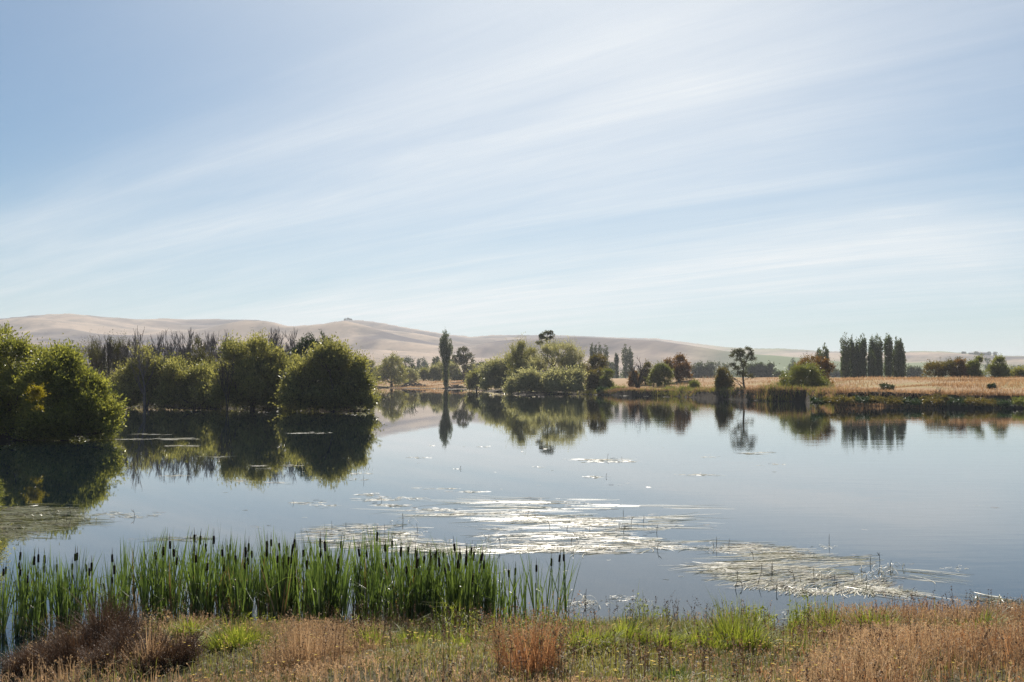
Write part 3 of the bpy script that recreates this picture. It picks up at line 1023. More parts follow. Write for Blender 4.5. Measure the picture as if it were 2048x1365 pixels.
place('willow', 'wide feathery pale willow right of the gum tree', 'willow tree', 360,
      [(1088, 714, 20, 22), (1075, 738, 22, 22), (1122, 706, 36, 20), (1150, 718, 26, 26), (1102, 728, 26, 28), (1132, 742, 38, 26), (1158, 748, 20, 24)], base=1130, n=4000, mat='willow_pale', r0=0.6,
      k=7, leaf=(0.5, 0.17), shoot=(2.0, 3.8), up=1.1, out=0.5, rnd=0.35, gap=-0.3)
place('willow', 'low pale willow boughs touching the water in front of the gum tree', 'willow tree', 334,
      [(1058, 762, 26, 18), (1040, 778, 22, 10), (1020, 785, 14, 5), (1085, 775, 30, 12)], base=1062, n=2100, mat='willow_pale', r0=0.35, **cw)
place('willow', 'bushy pale-leaved willow at the waterline below the feathery willow', 'willow tree', 330,
      [(1112, 762, 26, 16), (1146, 760, 26, 22), (1130, 776, 34, 11)], base=1130, n=2300, mat='willow_pale', r0=0.35, **cw)
hw_ = dict(k=7, leaf=(0.42, 0.19), shoot=(0.7, 1.6), up=0.5, out=0.8, rnd=0.5, gap=-0.5, fill=0.5)
place('hawthorn', 'dark rounded hawthorn at the right end of the pale willow clump', 'hawthorn tree', 345,
      [(1197, 724, 19, 15), (1182, 740, 16, 18), (1203, 738, 14, 14)], base=1192, n=1700, mat='haw', r0=0.35, **hw_)
place('hawthorn', 'low dark hawthorn with rusty rim in front of the rounded one', 'hawthorn tree', 335,
      [(1188, 756, 16, 17), (1196, 748, 12, 12), (1178, 764, 10, 10)], base=1188, n=1300, mat='haw', r0=0.3, **hw_)
place('hawthorn', 'egg-shaped green hawthorn at the right foot of the willow clump', 'hawthorn tree', 331,
      [(1214, 754, 12, 15), (1211, 766, 11, 11)], base=1213, n=1000, mat='green', r0=0.25, **hw_)

# distant poplars beyond the clump
G = 'distant poplars beyond the pale willows'
for px, top, h_, lab in ((1184, 688, 5, 'leftmost and lower of the distant poplars above the dark hawthorn'),
                         (1191, 686, 4.5, 'second of the distant poplars above the dark hawthorn'),
                         (1199, 686, 5, 'third of the distant poplars above the dark hawthorn'),
                         (1212, 688, 5.5, 'separate fourth poplar at the right of that distant row'),
                         (1233, 706, 5, 'thin short distant poplar standing alone right of the willow clump'),
                         (1251, 691, 8, 'broad blue-green distant poplar, left stem of the pair behind the dead tree'),
                         (1261, 694, 7, 'blue-green distant poplar, right stem of the pair behind the dead tree')):
    poplar(lab, 760, px, top, h_, n=420, group=G, narrow=0.7, leaf=(0.95, 0.45), mat='far')

# ---- dead tree and hawthorns on the right bank (330 to 350 m)
bare('bare_tree', 'leaning dead tree with long bare branches at the water edge left of the hawthorns', 322, 1276, 712, 30, 'bark_dark', 4, 4, None,
     up=0.12, sp=0.38, r0=0.42, rmin=0.05, lean=-0.12, kids=(2, 3))
place('shrub', 'small reddish shrub behind the trunk of the dead tree', 'shrub', 345, [(1268, 757, 11, 14)], n=650, mat='rust', r0=0.15, **hw_)
place('hawthorn', 'narrow brownish hawthorn left of the round green bush', 'hawthorn tree', 350, [(1293, 740, 11, 15), (1288, 753, 10, 12)], n=900, mat='haw',
      r0=0.25, **hw_)
place('shrub', 'round bright green bush between two brown hawthorns', 'shrub', 332, [(1320, 746, 21, 21), (1330, 752, 17, 18), (1310, 756, 14, 16)], base=1318, n=2000,
      mat='green', r0=0.3, **hw_)
place('hawthorn', 'tall rusty-brown hawthorn right of the round green bush', 'hawthorn tree', 350,
      [(1355, 725, 18, 15), (1340, 727, 12, 10), (1368, 742, 17, 15), (1350, 745, 18, 14)], base=1358, n=2100, mat='rust', r0=0.4, **hw_)
# shoreline shrubs, right of centre
for D, px, py, rx, ry, mt, lab in (
        (296, 1386, 774, 12, 12, 'green', 'pale leafy shrub on the shore below the rusty hawthorn'),
        (290, 1372, 786, 16, 8, 'green', 'low shrub at the waterline left of the pale leafy shrub'),
        (280, 1408, 788, 20, 9, 'haw', 'low dark shrub hanging over the water right of the pale leafy shrub'),
        (300, 1340, 785, 14, 7, 'green', 'low reedy shrub at the water below the round green bush'),
        (262, 1530, 786, 14, 9, 'green', 'green waterside shrub right of the slender gum tree'),
        (240, 1548, 794, 12, 7, 'haw', 'low dark shrub left of the big spiky bush'),
        (318, 1240, 782, 16, 7, 'green', 'low green shrub at the foot of the dead tree'),
        (322, 1205, 783, 14, 6, 'dark', 'dark low shrub at the waterline under the egg-shaped hawthorn')):
    place('shrub', lab, 'shrub', D, [(px, py, rx, ry), (px + rx * .5, py + 2, rx * .7, ry * .8)], n=620, mat=mt, r0=0.08,
          k=7, leaf=(0.34, 0.13), shoot=(0.5, 1.3), up=0.9, out=0.6, gap=-0.5)
place('hawthorn', 'upright reddish-green hawthorn on the shore left of the slender gum tree', 'hawthorn tree', 262,
      [(1448, 748, 15, 14), (1444, 766, 15, 16), (1452, 780, 16, 14)], base=1447, n=1900, mat='haw', r0=0.2, k=7, leaf=(0.32, 0.14), shoot=(0.6, 1.3), up=0.6)
gum = [(1471, 705, 6, 4), (1480, 704, 5, 3.5), (1469, 713, 5, 3), (1478, 713, 5, 4), (1497, 699, 4, 3), (1503, 703, 3.5, 3), (1500, 710, 5, 4), (1488, 707, 3, 4),
       (1503, 719, 4.5, 3), (1491, 717, 4, 4), (1477, 721, 5, 3), (1489, 727, 4, 4), (1465, 731, 5, 3), (1474, 738, 5, 3.5), (1485, 733, 4, 3),
       (1479, 748, 5, 4), (1491, 750, 5, 4), (1501, 754, 4, 2.5)]


def gum_slender():
    D = 258
    rng = np.random.default_rng(77)
    X0 = float(xz(1491, 760, D)[0])
    z0 = gz(X0, D)
    root = thing('gum_tree', 'slender gum tree with scattered dark leaf clumps and bare drooping side branches', 'gum tree', (X0, D, z0))
    def q(px, py, dy=0.0):
        x, z = xz(px, py, D)
        return np.array([x - X0, dy, z - z0])
    tr = [q(1491, 800), q(1490, 785), q(1487, 765, .1), q(1486, 750, .2), q(1487, 738, .1), q(1483, 725), q(1480, 712), q(1478, 702)]
    polys = [(tr, [.34, .28, .25, .22, .18, .13, .08, .03]),
             ([q(1487, 738, .1), q(1492, 724, .3), q(1498, 712, .4), q(1499, 698, .3)], [.13, .10, .06, .03])]
    hubs = [q(1486, 750, .2), q(1487, 738, .1), q(1483, 725), q(1480, 712), q(1492, 724, .3), q(1498, 712, .4), q(1487, 762, .1)]
    L = []
    for px, py, rx, ry in gum:
        c = q(px, py, rng.normal() * 0.7)
        h = min(hubs, key=lambda a: np.linalg.norm(a - c) + (0.6 if a[2] > c[2] else 0))
        polys.append(([h, h * .5 + c * .5 + [0, 0, 0.08], c], [.07, .05, .03]))
        s = D / F
        L.append((c[0], c[1], c[2], rx * s, rx * s * .8, ry * s))
    for a, b, c in (((1489, 780), (1470, 760), (1452, 746)), ((1488, 770), (1468, 757), (1450, 757)), ((1490, 785), (1478, 770), (1462, 764)),
                    ((1470, 760), (1462, 757), (1456, 768))):
        polys.append(([q(*a), q(*b, -.6), q(*c, -1.0)], [.09, .06, .025]))
    V, Q, tint = crown(rng, L, 1700, k=6, leaf=(0.26, 0.12), shoot=(0.2, 0.8), up=0.2, out=0.9, rnd=0.6, gap=-0.9, fill=0.9, cl=0)
    link('crown', mesh_from('gum_crown', V, Q, M['euc'], tint), root)
    V, Q = tubes(polys, 6)
    link('trunk', mesh_from('gum_trunk', V, Q, M['bark'], smooth=True), root)


gum_slender()
place('shrub', 'big spiky green bush overhanging the water in front of the rusty hawthorn', 'shrub', 238,
      [(1598, 762, 32, 31), (1620, 746, 22, 22), (1572, 776, 24, 20), (1630, 774, 28, 24), (1600, 788, 46, 16), (1558, 770, 10, 10)], base=1600, n=4200, mat='green',
      r0=0.25, k=8, leaf=(0.30, 0.12), shoot=(1.2, 2.4), up=0.6, out=0.8, rnd=0.4, gap=-0.35, droop=0.3)
place('hawthorn', 'broad rusty-red hawthorn behind the spiky green bush', 'hawthorn tree', 258,
      [(1630, 728, 32, 20), (1648, 736, 20, 20), (1612, 740, 22, 18), (1640, 745, 22, 14)], base=1635, n=2800, mat='rust', r0=0.4,
      k=7, leaf=(0.32, 0.15), shoot=(0.5, 1.2), up=0.5, gap=-0.5)
# poplar group on the paddock
for px, top, h_, D, lab in (
        (1650, 687, 11, 440, 'poplar with three points rising behind the rusty-red hawthorn'),
        (1640, 698, 7, 445, 'lower left shoulder poplar behind the rusty-red hawthorn'),
        (1692, 671, 12, 410, 'wide leftmost poplar of the tall paddock row'),
        (1705, 675, 6.5, 412, 'thin second poplar of the tall paddock row'),
        (1715, 678, 8, 414, 'third poplar of the tall paddock row, shorter than its right neighbour'),
        (1727, 671, 9, 410, 'fourth poplar of the tall paddock row, left of the widest gap'),
        (1746, 676, 9, 413, 'fifth poplar of the tall paddock row, right of the widest gap'),
        (1744, 702, 8, 405, 'short leafy poplar at the foot of the fifth paddock poplar'),
        (1757, 671, 10, 410, 'sixth poplar of the tall paddock row, merging with the fifth'),
        (1778, 666, 10, 410, 'tallest pointed poplar of the paddock row'),
        (1794, 677, 10, 413, 'second from last poplar of the paddock row'),
        (1803, 681, 9, 409, 'rightmost poplar of the paddock row')):
    poplar(lab, D, px, top, h_, n=1500, group='poplars on the right paddock', narrow=0.88, leaf=(0.50, 0.24))
# hawthorn hedge at right
for lobes, mt, lab in (
        ([(1866, 740, 24, 15), (1890, 735, 22, 15), (1900, 742, 26, 14)], 'haw', 'long low hawthorn thicket right of the paddock poplars'),
        ([(1916, 736, 14, 16), (1922, 745, 12, 12)], 'rust', 'hawthorn joined to the right end of the long thicket'),
        ([(1950, 737, 13, 18), (1944, 746, 15, 12), (1957, 724, 9, 10)], 'green', 'shaggy hawthorn in the middle of the right hedge'),
        ([(1998, 732, 18, 19), (1990, 744, 22, 14), (2008, 744, 16, 12)], 'green', 'tallest hawthorn of the right hedge'),
        ([(2036, 748, 16, 11), (2055, 746, 16, 12)], 'willow_mid', 'low grey-green bush cut by the right edge')):
    place('hawthorn', lab, 'hawthorn tree', 300, lobes, n=1700, mat=mt, r0=0.2, k=7, leaf=(0.36, 0.16), shoot=(0.6, 1.5), up=0.6, gap=-0.45)
place('shrub', 'small dark shrub alone in the dry grass near the right edge', 'shrub', 205, [(1983, 774, 8, 5)], n=260, mat='dark', r0=0.05, k=6, leaf=(0.22, 0.1),
      shoot=(0.2, 0.5))
place('shrub', 'flat sparse shrub in the dry grass below the poplars', 'shrub', 200, [(1768, 773, 9, 4), (1780, 775, 8, 3)], n=260, mat='dark', r0=0.05, k=6,
      leaf=(0.22, 0.1), shoot=(0.3, 0.7))
bare('bare_tree', 'short bare twiggy stem on top of the dark right bank', 186, 1876, 772, 8, 'bark_dark', 3, 3, None, up=0.1, sp=0.4, r0=0.05, rmin=0.02, cat='dead shrub')

# brambles along the right bank
rngb = np.random.default_rng(9)
spots = [(1636, 800, 14, 9), (1662, 798, 15, 10), (1690, 796, 18, 11), (1722, 797, 17, 11), (1752, 797, 16, 12), (1790, 799, 14, 12), (1822, 800, 17, 10), (1858, 799, 18, 12), (1880, 796, 14, 15),
         (1912, 800, 18, 10), (1946, 799, 18, 10), (1976, 802, 16, 9), (2006, 803, 18, 8), (2044, 800, 16, 14)]
where = ['at the foot of the big spiky bush', 'nearest the big spiky bush', 'second along from the big spiky bush', 'below the leftmost paddock poplars', 'below the gap in the paddock poplars',
         'below the tallest paddock poplar', 'with pale sprays, left of the bare stem', 'just left of the short bare stem', 'under the short bare stem',
         'below the joined hawthorn', 'below the shaggy hawthorn', 'below the lone dark shrub', 'left of the last bank bramble', 'greener one at the right edge']
for i, ((px, py, rx, ry), wh) in enumerate(zip(spots, where)):
    D = 177 - 0.012 * abs(px - 1850)
    place('bramble', 'dark bramble clump hanging down the right bank, ' + wh, 'bramble', D,
          [(px, py + 6, rx, ry * .75, 0), (px + rx * .6, py + 6, rx * .7, ry * .8, -.5), (px - rx * .5, py + 1, rx * .6, ry * .6, 1), (px - rx * .3, py + 7, rx * .8, 6, -1.5), (px + rx * .5, py + 8, rx * .6, 5, -2)], n=1000,
          mat=('green' if i == 13 else 'haw' if i % 3 else 'dark'), trunk=None, group='brambles along the right bank', k=6, leaf=(0.19, 0.09), shoot=(0.4, 0.9),
          up=0.5, out=0.8, gap=-0.3, droop=0.4)

# ---- distant trees on the plain (700 to 1500 m)
far = dict(k=6, leaf=(1.3, 0.6), shoot=(1.8, 3.2), up=0.5, out=0.8, gap=-0.45)
GF = 'hazy trees on the plain before the hills'
for D, lobes, lab, nm in (
        (1150, [(812, 722, 10, 6), (800, 730, 9, 8)], 'hazy blue tree above the flat-topped dark tree', 'tree'),
        (1150, [(845, 722, 7, 6), (848, 734, 10, 9)], 'hazy blue tree left of the lone poplar crown', 'tree'),
        (900, [(805, 750, 14, 10), (785, 752, 14, 9)], 'dull green tree behind the left driftwood heap', 'tree'),
        (900, [(960, 735, 10, 10), (972, 742, 10, 10)], 'hazy tree left of the pale willow clump', 'tree'),
        (880, [(1222, 735, 10, 10), (1228, 745, 8, 12)], 'hazy tree beside the thin distant poplar', 'tree'),
        (820, [(1398, 738, 9, 10), (1388, 742, 8, 10)], 'hazy round tree nearest the tall rusty hawthorn', 'tree'),
        (820, [(1420, 738, 12, 12), (1412, 745, 12, 10)], 'hazy round tree left of the upright shore hawthorn', 'tree'),
        (950, [(1437, 732, 8, 7), (1450, 735, 8, 8)], 'hazy tree top showing above the upright shore hawthorn', 'tree'),
        (760, [(1502, 742, 11, 12), (1494, 748, 9, 10)], 'hazy tree just right of the slender gum tree', 'tree'),
        (760, [(1521, 740, 11, 12)], 'middle hazy tree of the trio right of the slender gum tree', 'tree'),
        (760, [(1541, 742, 9, 13), (1535, 748, 9, 10)], 'hazy pointed tree ending the trio right of the slender gum tree', 'tree'),
        (720, [(1560, 751, 9, 5), (1572, 752, 6, 4)], 'pale low tree on the plain left of the spiky bush', 'tree'),
        (900, [(1672, 748, 12, 8), (1662, 750, 10, 6)], 'hazy tree between the rusty hawthorn and the paddock poplars', 'tree'),
        (760, [(1822, 744, 12, 8), (1836, 746, 12, 8)], 'pale green tree right behind the last paddock poplar', 'tree'),
        (1500, [(1918, 722, 7, 8), (1925, 726, 7, 6)], 'blue hazy tree above the joined hawthorn', 'tree'),
        (1500, [(1975, 722, 6, 7)], 'blue hazy tree left of the tallest hedge hawthorn', 'tree'),
        (1300, [(2030, 738, 14, 6), (2048, 737, 12, 6)], 'hazy dark tree above the grey-green edge bush', 'tree')):
    place(nm, lab, 'tree', D, lobes, n=380, mat='far', r0=0.8, group=GF, sub=2, **far)
for px, top, h_, D, lab in ((1587, 718, 7, 1150, 'blue hazy pointed poplar left of the rusty-red hawthorn'), (1580, 728, 4, 1150, 'small blue poplar beside the hazy pointed one'),
                            (876, 712, 6, 820, 'distant poplar left of the lone poplar stem'), (868, 716, 4, 820, 'smaller distant poplar left of the lone poplar stem'),
                            (903, 718, 6, 820, 'distant poplar seen between the lone poplar and the gum tree'), (837, 720, 3, 1150, 'narrow blue poplar far left of the lone poplar'),
                            (966, 722, 4, 900, 'tiny distant poplar left of the pale willow clump')):
    poplar(lab, D, px, top, h_, n=300, group='hazy poplars on the plain', narrow=0.75, leaf=(1.3, 0.6), mat='far')


# low far-off woodland reading as one dark band under the hills
def far_wood():
    rng = np.random.default_rng(4)
    L = []
    for px in np.arange(-150, 2250, 6.5):
        D = rng.uniform(1000, 1350)
        if vn(np.array([[px * 0.01, 3.0]]), 2.0, 55)[0] < -0.25 and px < 1350:
            continue
        x = float(xz(px, 757, D)[0])
        h = rng.uniform(5, 10) * (0.7 + 0.4 * vn(np.array([[px * 0.02, 0.0]]), 1.5, 56)[0])
        z0 = float(hillz(np.array([x]), np.array([D]))[0])
        L.append((x, D, z0 + h * .45, rng.uniform(6, 12), 8, h * .55))
    V, Q, tint = crown(rng, L, 11000, k=5, leaf=(1.9, 1.0), shoot=(1.0, 2.5), up=0.5, gap=-0.8, cl=0)
    tag(link('woodland', mesh_from('woodland', V, Q, M['far'], tint)), 'low hazy woodland band along the foot of the hills', 'woodland', kind='stuff')


far_wood()


def hilltop():
    az = (697 - 1024) / F
    R = 4100 + 500 * math.sin(math.atan(az) * 5.0)
    for px, hh, lab in ((691, 13, 'tiny tree on the left of the rounded hilltop'), (696, 15, 'tiny tree in the middle of the rounded hilltop'),
                        (701, 12, 'tiny tree on the right of the rounded hilltop')):
        b = (px - 1024) / F
        y = R / math.sqrt(1 + b * b)
        x = b * y
        z = float(hillz(np.array([x]), np.array([y]))[0])
        rng = np.random.default_rng(px)
        root = thing('tree', lab, 'tree', (x, y, z - 2.0), 'three trees on the hilltop')
        V, Q, tint = crown(rng, [(0, 0, hh * .3, 4, 4, hh * .25)], 120, k=5, leaf=(2.0, 1.1), shoot=(.5, 1), cl=0)
        link('crown', mesh_from('hilltop_crown', V, Q, M['dark'], tint), root)
        V, Q = tubes([([(0, 0, -1), (0, 0, hh * .6)], [.8, .5])], 5)
        link('trunk', mesh_from('hilltop_trunk', V, Q, M['bark'], smooth=True), root)


hilltop()


# farm buildings on the far right hill
def farmhouse(px, D, wd, ht, lab):
    x = float(xz(px, 708, D)[0])
    z = float(hillz(np.array([x]), np.array([D]))[0])
    root = thing('farmhouse', lab, 'farm building', (x, D, z), 'farm buildings on the far ridge')
    d = wd * 0.4
    V = [(-wd / 2, -d / 2, -2), (wd / 2, -d / 2, -2), (wd / 2, d / 2, -2), (-wd / 2, d / 2, -2), (-wd / 2, -d / 2, ht), (wd / 2, -d / 2, ht), (wd / 2, d / 2, ht), (-wd / 2, d / 2, ht)]
    link('wall', mesh_from('farm_wall', V, [(0, 1, 5, 4), (1, 2, 6, 5), (2, 3, 7, 6), (3, 0, 4, 7)], M['wall']), root)
    e = 1.08
    V = [(-wd / 2 * e, -d / 2 * e, ht), (wd / 2 * e, -d / 2 * e, ht), (wd / 2 * e, d / 2 * e, ht), (-wd / 2 * e, d / 2 * e, ht), (-wd / 2 * e, 0, ht * 1.6), (wd / 2 * e, 0, ht * 1.6)]
    me = mesh_from('farm_roof', V, [(0, 1, 5, 4), (2, 3, 4, 5), (0, 3, 2, 1), (0, 4, 3, 3)][:3], M['roof'])
    link('roof', me, root)


M['wall'] = solid_mat('weathered_wall', (0.22, 0.19, 0.16), (0.3, 0.27, 0.23), 0.3, 0.9)
M['roof'] = solid_mat('dark_roof', (0.06, 0.06, 0.07), (0.09, 0.09, 0.10), 0.3, 0.8)
farmhouse(1962, 3050, 34, 5, 'long low farm building on the far right ridge')
farmhouse(1943, 3060, 16, 4, 'smaller farm building left of the long one on the ridge')
far2 = dict(k=5, leaf=(2.0, 1.1), shoot=(1.5, 2.5), up=0.4, gap=-0.8)
for px, lab in ((1928, 'dark shelter tree left of the ridge farm buildings'), (1952, 'dark shelter tree between the two ridge farm buildings'),
                (1978, 'dark shelter tree right of the ridge farm buildings'), (1990, 'last small shelter tree along the ridge')):
    place('tree', lab, 'tree', 3040, [(px, 706.5, 4, 2.2, 0)], n=130, mat='far', r0=0.4, sub=1, group='shelter trees on the far ridge', **far2)


# ------------------------------------------------------------------ fence, driftwood
def fence():
    D0 = 372
    x0 = float(xz(1384, 757, D0)[0])
    root = thing('wire_fence', 'old post and wire fence in the dry grass right of the rusty hawthorn', 'fence', (x0, D0, gz(x0, D0)))
    tops = []
    for i in range(13):
        x = i * 1.15
        z = gz(x0 + x, D0) - gz(x0, D0)
        hh = 1.25 + 0.12 * math.sin(i * 2.3)
        V, Q = tubes([([(0, 0, -.3), (0.02, 0, hh * .5), (0.03 * math.sin(i), 0, hh)], [.10, .09, .085])], 6)
        link('post', mesh_from('fence_post', V, Q, M['bark']), root, (x, 0, z))
        tops.append((x, 0, z))
    polys = []
    for h in (0.4, 0.75, 1.1):
        polys.append(([(a, -0.1, c + h) for a, b, c in tops], [0.008] * len(tops)))
    V, Q = tubes(polys, 3)
    link('wire', mesh_from('fence_wire', V, Q, M['bark_grey']), root)


fence()


def heap(px, D, w_m, h_m, lab, seed, n=70):
    rng = np.random.default_rng(seed)
    x0 = float(xz(px, 760, D)[0])
    z0 = gz(x0, D)
    root = thing('driftwood_heap', lab, 'driftwood heap', (x0, D, z0))
    polys = []
    for i in range(n):
        a = rng.uniform(-1, 1)
        b = rng.uniform(-1, 1)
        top = h_m * (1 - a * a) * (1 - 0.5 * b * b) * rng.uniform(0.1, 1)
        c = np.array([a * w_m / 2, b * 2.5, top])
        d = rand_dir(rng, 1)[0] * np.array([1, .6, .35])
        ln = rng.uniform(1.2, 3.8)
        polys.append(([c - d * ln / 2, c + rng.normal(size=3) * .1, c + d * ln / 2], [rng.uniform(.1, .3), rng.uniform(.1, .28), .06]))
    V, Q = tubes(polys, 5)
    link('branches', mesh_from('driftwood_logs', V, Q, M['bark_dark'] if seed % 2 else M['bark'], smooth=True), root)


heap(826, 545, 13, 3.2, 'large grey-brown heap of driftwood on the grassy spit left of the lone poplar', 21, 110)
heap(912, 500, 10, 1.8, 'low dark heap of logs on the spit at the right of the lone poplar', 23, 80)
heap(846, 535, 5, 1.4, 'small pile of logs at the right end of the large driftwood heap', 25, 26)


def snag():
    X0, D = on_water(830, 812)
    root = thing('dead_branch', 'crooked dead branch sticking out of the open water left of the poplar reflection', 'dead branch', (float(X0), float(D), 0))
    V, Q = tubes([([(0, 0, -.6), (-.1, 0, .3), (.15, 0, .9), (.1, 0, 1.3)], [.09, .08, .06, .04]), ([(.15, 0, .9), (.5, .1, 1.25), (.62, .1, 1.1)], [.05, .04, .02]),
                  ([(.1, 0, 1.3), (.3, 0, 1.5), (.42, 0, 1.45)], [.035, .03, .015])], 6)
    link('branch', mesh_from('snag', V, Q, M['bark_dark'], smooth=True), root)


snag()


# ------------------------------------------------------------------ grass and herbs
def blades(rng, P, H, lean=0.35, wd=0.008, k=4, curl=0.5, wind=(0.0, 0.0)):
    N = len(P)
    a = rng.random(N) * 6.283
    ld = np.stack([np.cos(a), np.sin(a), np.zeros(N)], -1)
    ld[:, 0] += wind[0]
    ld[:, 1] += wind[1]
    ln = lean * rng.random(N)[:, None] * 1.6
    tt = np.linspace(0, 1, k)
    Pk = P[:, None] + np.array([0, 0, 1.0])[None, None] * (H[:, None] * tt)[..., None] * (1 - 0.0)
    bend = (tt ** (1 + curl * 2))[None, :, None] * ld[:, None] * (H[:, None, None] * ln[:, None])
    Pk = Pk + bend
    Pk[..., 2] -= (tt ** 3)[None] * (H * ln[:, 0] * curl)[:, None]
    S = unit(np.cross(ld, np.array([0, 0, 1.0])) + rng.normal(size=(N, 3)) * 0.3 * np.array([1, 1, 0.2]))
    Wd = (wd * rng.uniform(0.6, 1.3, N))[:, None] * np.array([1.0, 0.9, 0.6, 0.12])[None] if k == 4 else wd * np.ones((N, k)) * (1 - tt * .9)[None]
    V, Q = strips(Pk, Wd, S)
    return V, Q, Pk


def heads(rng, tips, dirs, n=6, L=0.03, Wd=0.012, ln=0.12, sp=0.8):
    N = len(tips)
    tt = rng.random((N, n))
    pos = tips[:, None] - dirs[:, None] * (tt * ln)[..., None] + rng.normal(size=(N, n, 3)) * 0.006
    dr = unit(np.repeat(dirs, n, 0) + rand_dir(rng, N * n) * sp)
    S = unit(np.cross(dr, rand_dir(rng, N * n)))
    sc = rng.uniform(.6, 1.3, N * n)
    return leaf_quads(pos.reshape(-1, 3), dr, S, L * sc, Wd * sc)


def join(parts):
    Vs, Qs, Ts, off = [], [], [], 0
    for V, Q, T in parts:
        Vs.append(V)
        Qs.append(Q + off)
        Ts.append(T)
        off += len(V)
    return np.concatenate(Vs), np.concatenate(Qs), np.concatenate(Ts)


def near_points(rng, n, px0, px1, py0, py1, dens=None):
    """random points of the near bank; dens(px_equivalent, d) -> keep probability"""
    x = rng.uniform(-16, 16, n * 3)
    y = rng.uniform(8.5, 22.5, n * 3)
    d = lake_sd(x, y)
    px = 1024 + F * x / y
    keep = (d > -0.05) & (px > px0) & (px < px1)
    if dens is not None:
        keep &= rng.random(len(x)) < dens(px, d, x, y)
    x, y, px, d = x[keep][:n], y[keep][:n], px[keep][:n], d[keep][:n]
    z = np.maximum(groundz(x, y), 0.0)
    return np.stack([x, y, z], -1), px, d


def patch(x, y, f, s):
    return vn(np.stack([x, y], -1), f, s)


# dry rust and straw grass
rng = np.random.default_rng(31)
greenish = lambda px: sm(px, 330, 470) * (1 - sm(px, 560, 640)) * 0.6 + sm(px, 700, 800) * (1 - sm(px, 1560, 1700))


def dens_dry(px, d, x, y):
    g = greenish(px)
    base = 0.9 - 0.70 * g * (1 - 0.4 * sm(d, 3.0, 6.0)) - 0.55 * (1 - sm(px, 330, 420)) * (1 - sm(d, 4.6, 6.0))
    return np.clip(base * (0.62 + 0.5 * patch(x, y, 1.6, 3)), 0.03, 1) * sm(d, 0.05, 0.5)


P, px, d = near_points(rng, 56000, -500, 2600, 0, 0, dens_dry)
tall = 0.34 + 0.12 * sm(px, 1500, 1800) + 0.10 * np.exp(-((px - 600) / 90.0) ** 2)
H = tall * rng.uniform(0.55, 1.25, len(P)) * (0.85 + 0.25 * patch(P[:, 0], P[:, 1], 1.2, 8))
H *= 1 - 0.45 * sm(d, 4.2, 6.5) * (1 - sm(px, 1500, 1700))
V1, Q1, Pk = blades(rng, P, H, 0.38, 0.011, curl=0.35)
ti = np.clip(0.45 + 0.3 * patch(P[:, 0], P[:, 1], 1.1, 14) + rng.normal(size=len(P)) * 0.3, 0, 1)
sel = rng.random(len(P)) < 0.6
dirs = unit(Pk[:, -1] - Pk[:, -2])
V2, Q2 = heads(rng, Pk[sel, -1], dirs[sel], 6, 0.036, 0.014, 0.10)
V, Q, T = join([(V1, Q1, np.repeat(ti, 3)), (V2, Q2, np.clip(np.repeat(ti[sel], 6) + 0.15, 0, 1))])
tag(link('dry_grass', mesh_from('dry_grass', V, Q, M['dry'], T)), 'dry rust and straw coloured grass with seed heads covering the near bank', 'dry grass', kind='stuff')

# rust-red taller grass at the right, with plumes against the water
rng = np.random.default_rng(37)
P, px, d = near_points(rng, 10000, 1380, 2700, 0, 0, lambda px, d, x, y: np.clip((0.1 + 0.8 * sm(px, 1560, 1850)) * (0.45 + 0.8 * patch(x, y, 1.5, 21)), 0.02, 1) * sm(d, 0.1, 0.6))
H = rng.uniform(0.22, 0.58, len(P)) * (0.80 + 0.35 * patch(P[:, 0], P[:, 1], 1.4, 22))
H += np.where(rng.random(len(P)) < 0.07, 0.30 * rng.random(len(P)), 0)
V1, Q1, Pk = blades(rng, P, H, 0.28, 0.011, curl=0.3)
dirs = unit(Pk[:, -1] - Pk[:, -2])
ti = np.clip(0.45 + rng.normal(size=len(P)) * 0.25, 0, 1)
V2, Q2 = heads(rng, Pk[:, -1], dirs, 8, 0.032, 0.013, 0.14)
V, Q, T = join([(V1, Q1, np.repeat(ti, 3)), (V2, Q2, np.clip(np.repeat(ti, 8) + 0.1, 0, 1))])
tag(link('rust_grass', mesh_from('rust_grass', V, Q, M['rustgrass'], T)), 'taller rust-red grass with feathery plumes filling the lower right', 'dry grass', kind='stuff')

# green grass
rng = np.random.default_rng(41)


def dens_green(px, d, x, y):
    g = greenish(px)
    return np.clip(0.16 + 0.8 * g * (1 - 0.45 * sm(d, 3.5, 6.5)) + 0.15 * patch(x, y, 1.4, 33), 0.02, 1)


P, px, d = near_points(rng, 70000, -500, 2600, 0, 0, dens_green)
H = rng.uniform(0.08, 0.36, len(P)) * (0.8 + 0.35 * patch(P[:, 0], P[:, 1], 1.7, 34))
V, Q, Pk = blades(rng, P, H, 0.65, 0.012, curl=0.7)
ti = np.clip(0.5 + 0.3 * patch(P[:, 0], P[:, 1], 1.3, 35) + rng.normal(size=len(P)) * 0.2, 0, 1)
tag(link('green_grass', mesh_from('green_grass', V, Q, M['lowgrass'], np.repeat(ti, 3))), 'short green grass growing among the dry stems on the near bank', 'grass', kind='stuff')

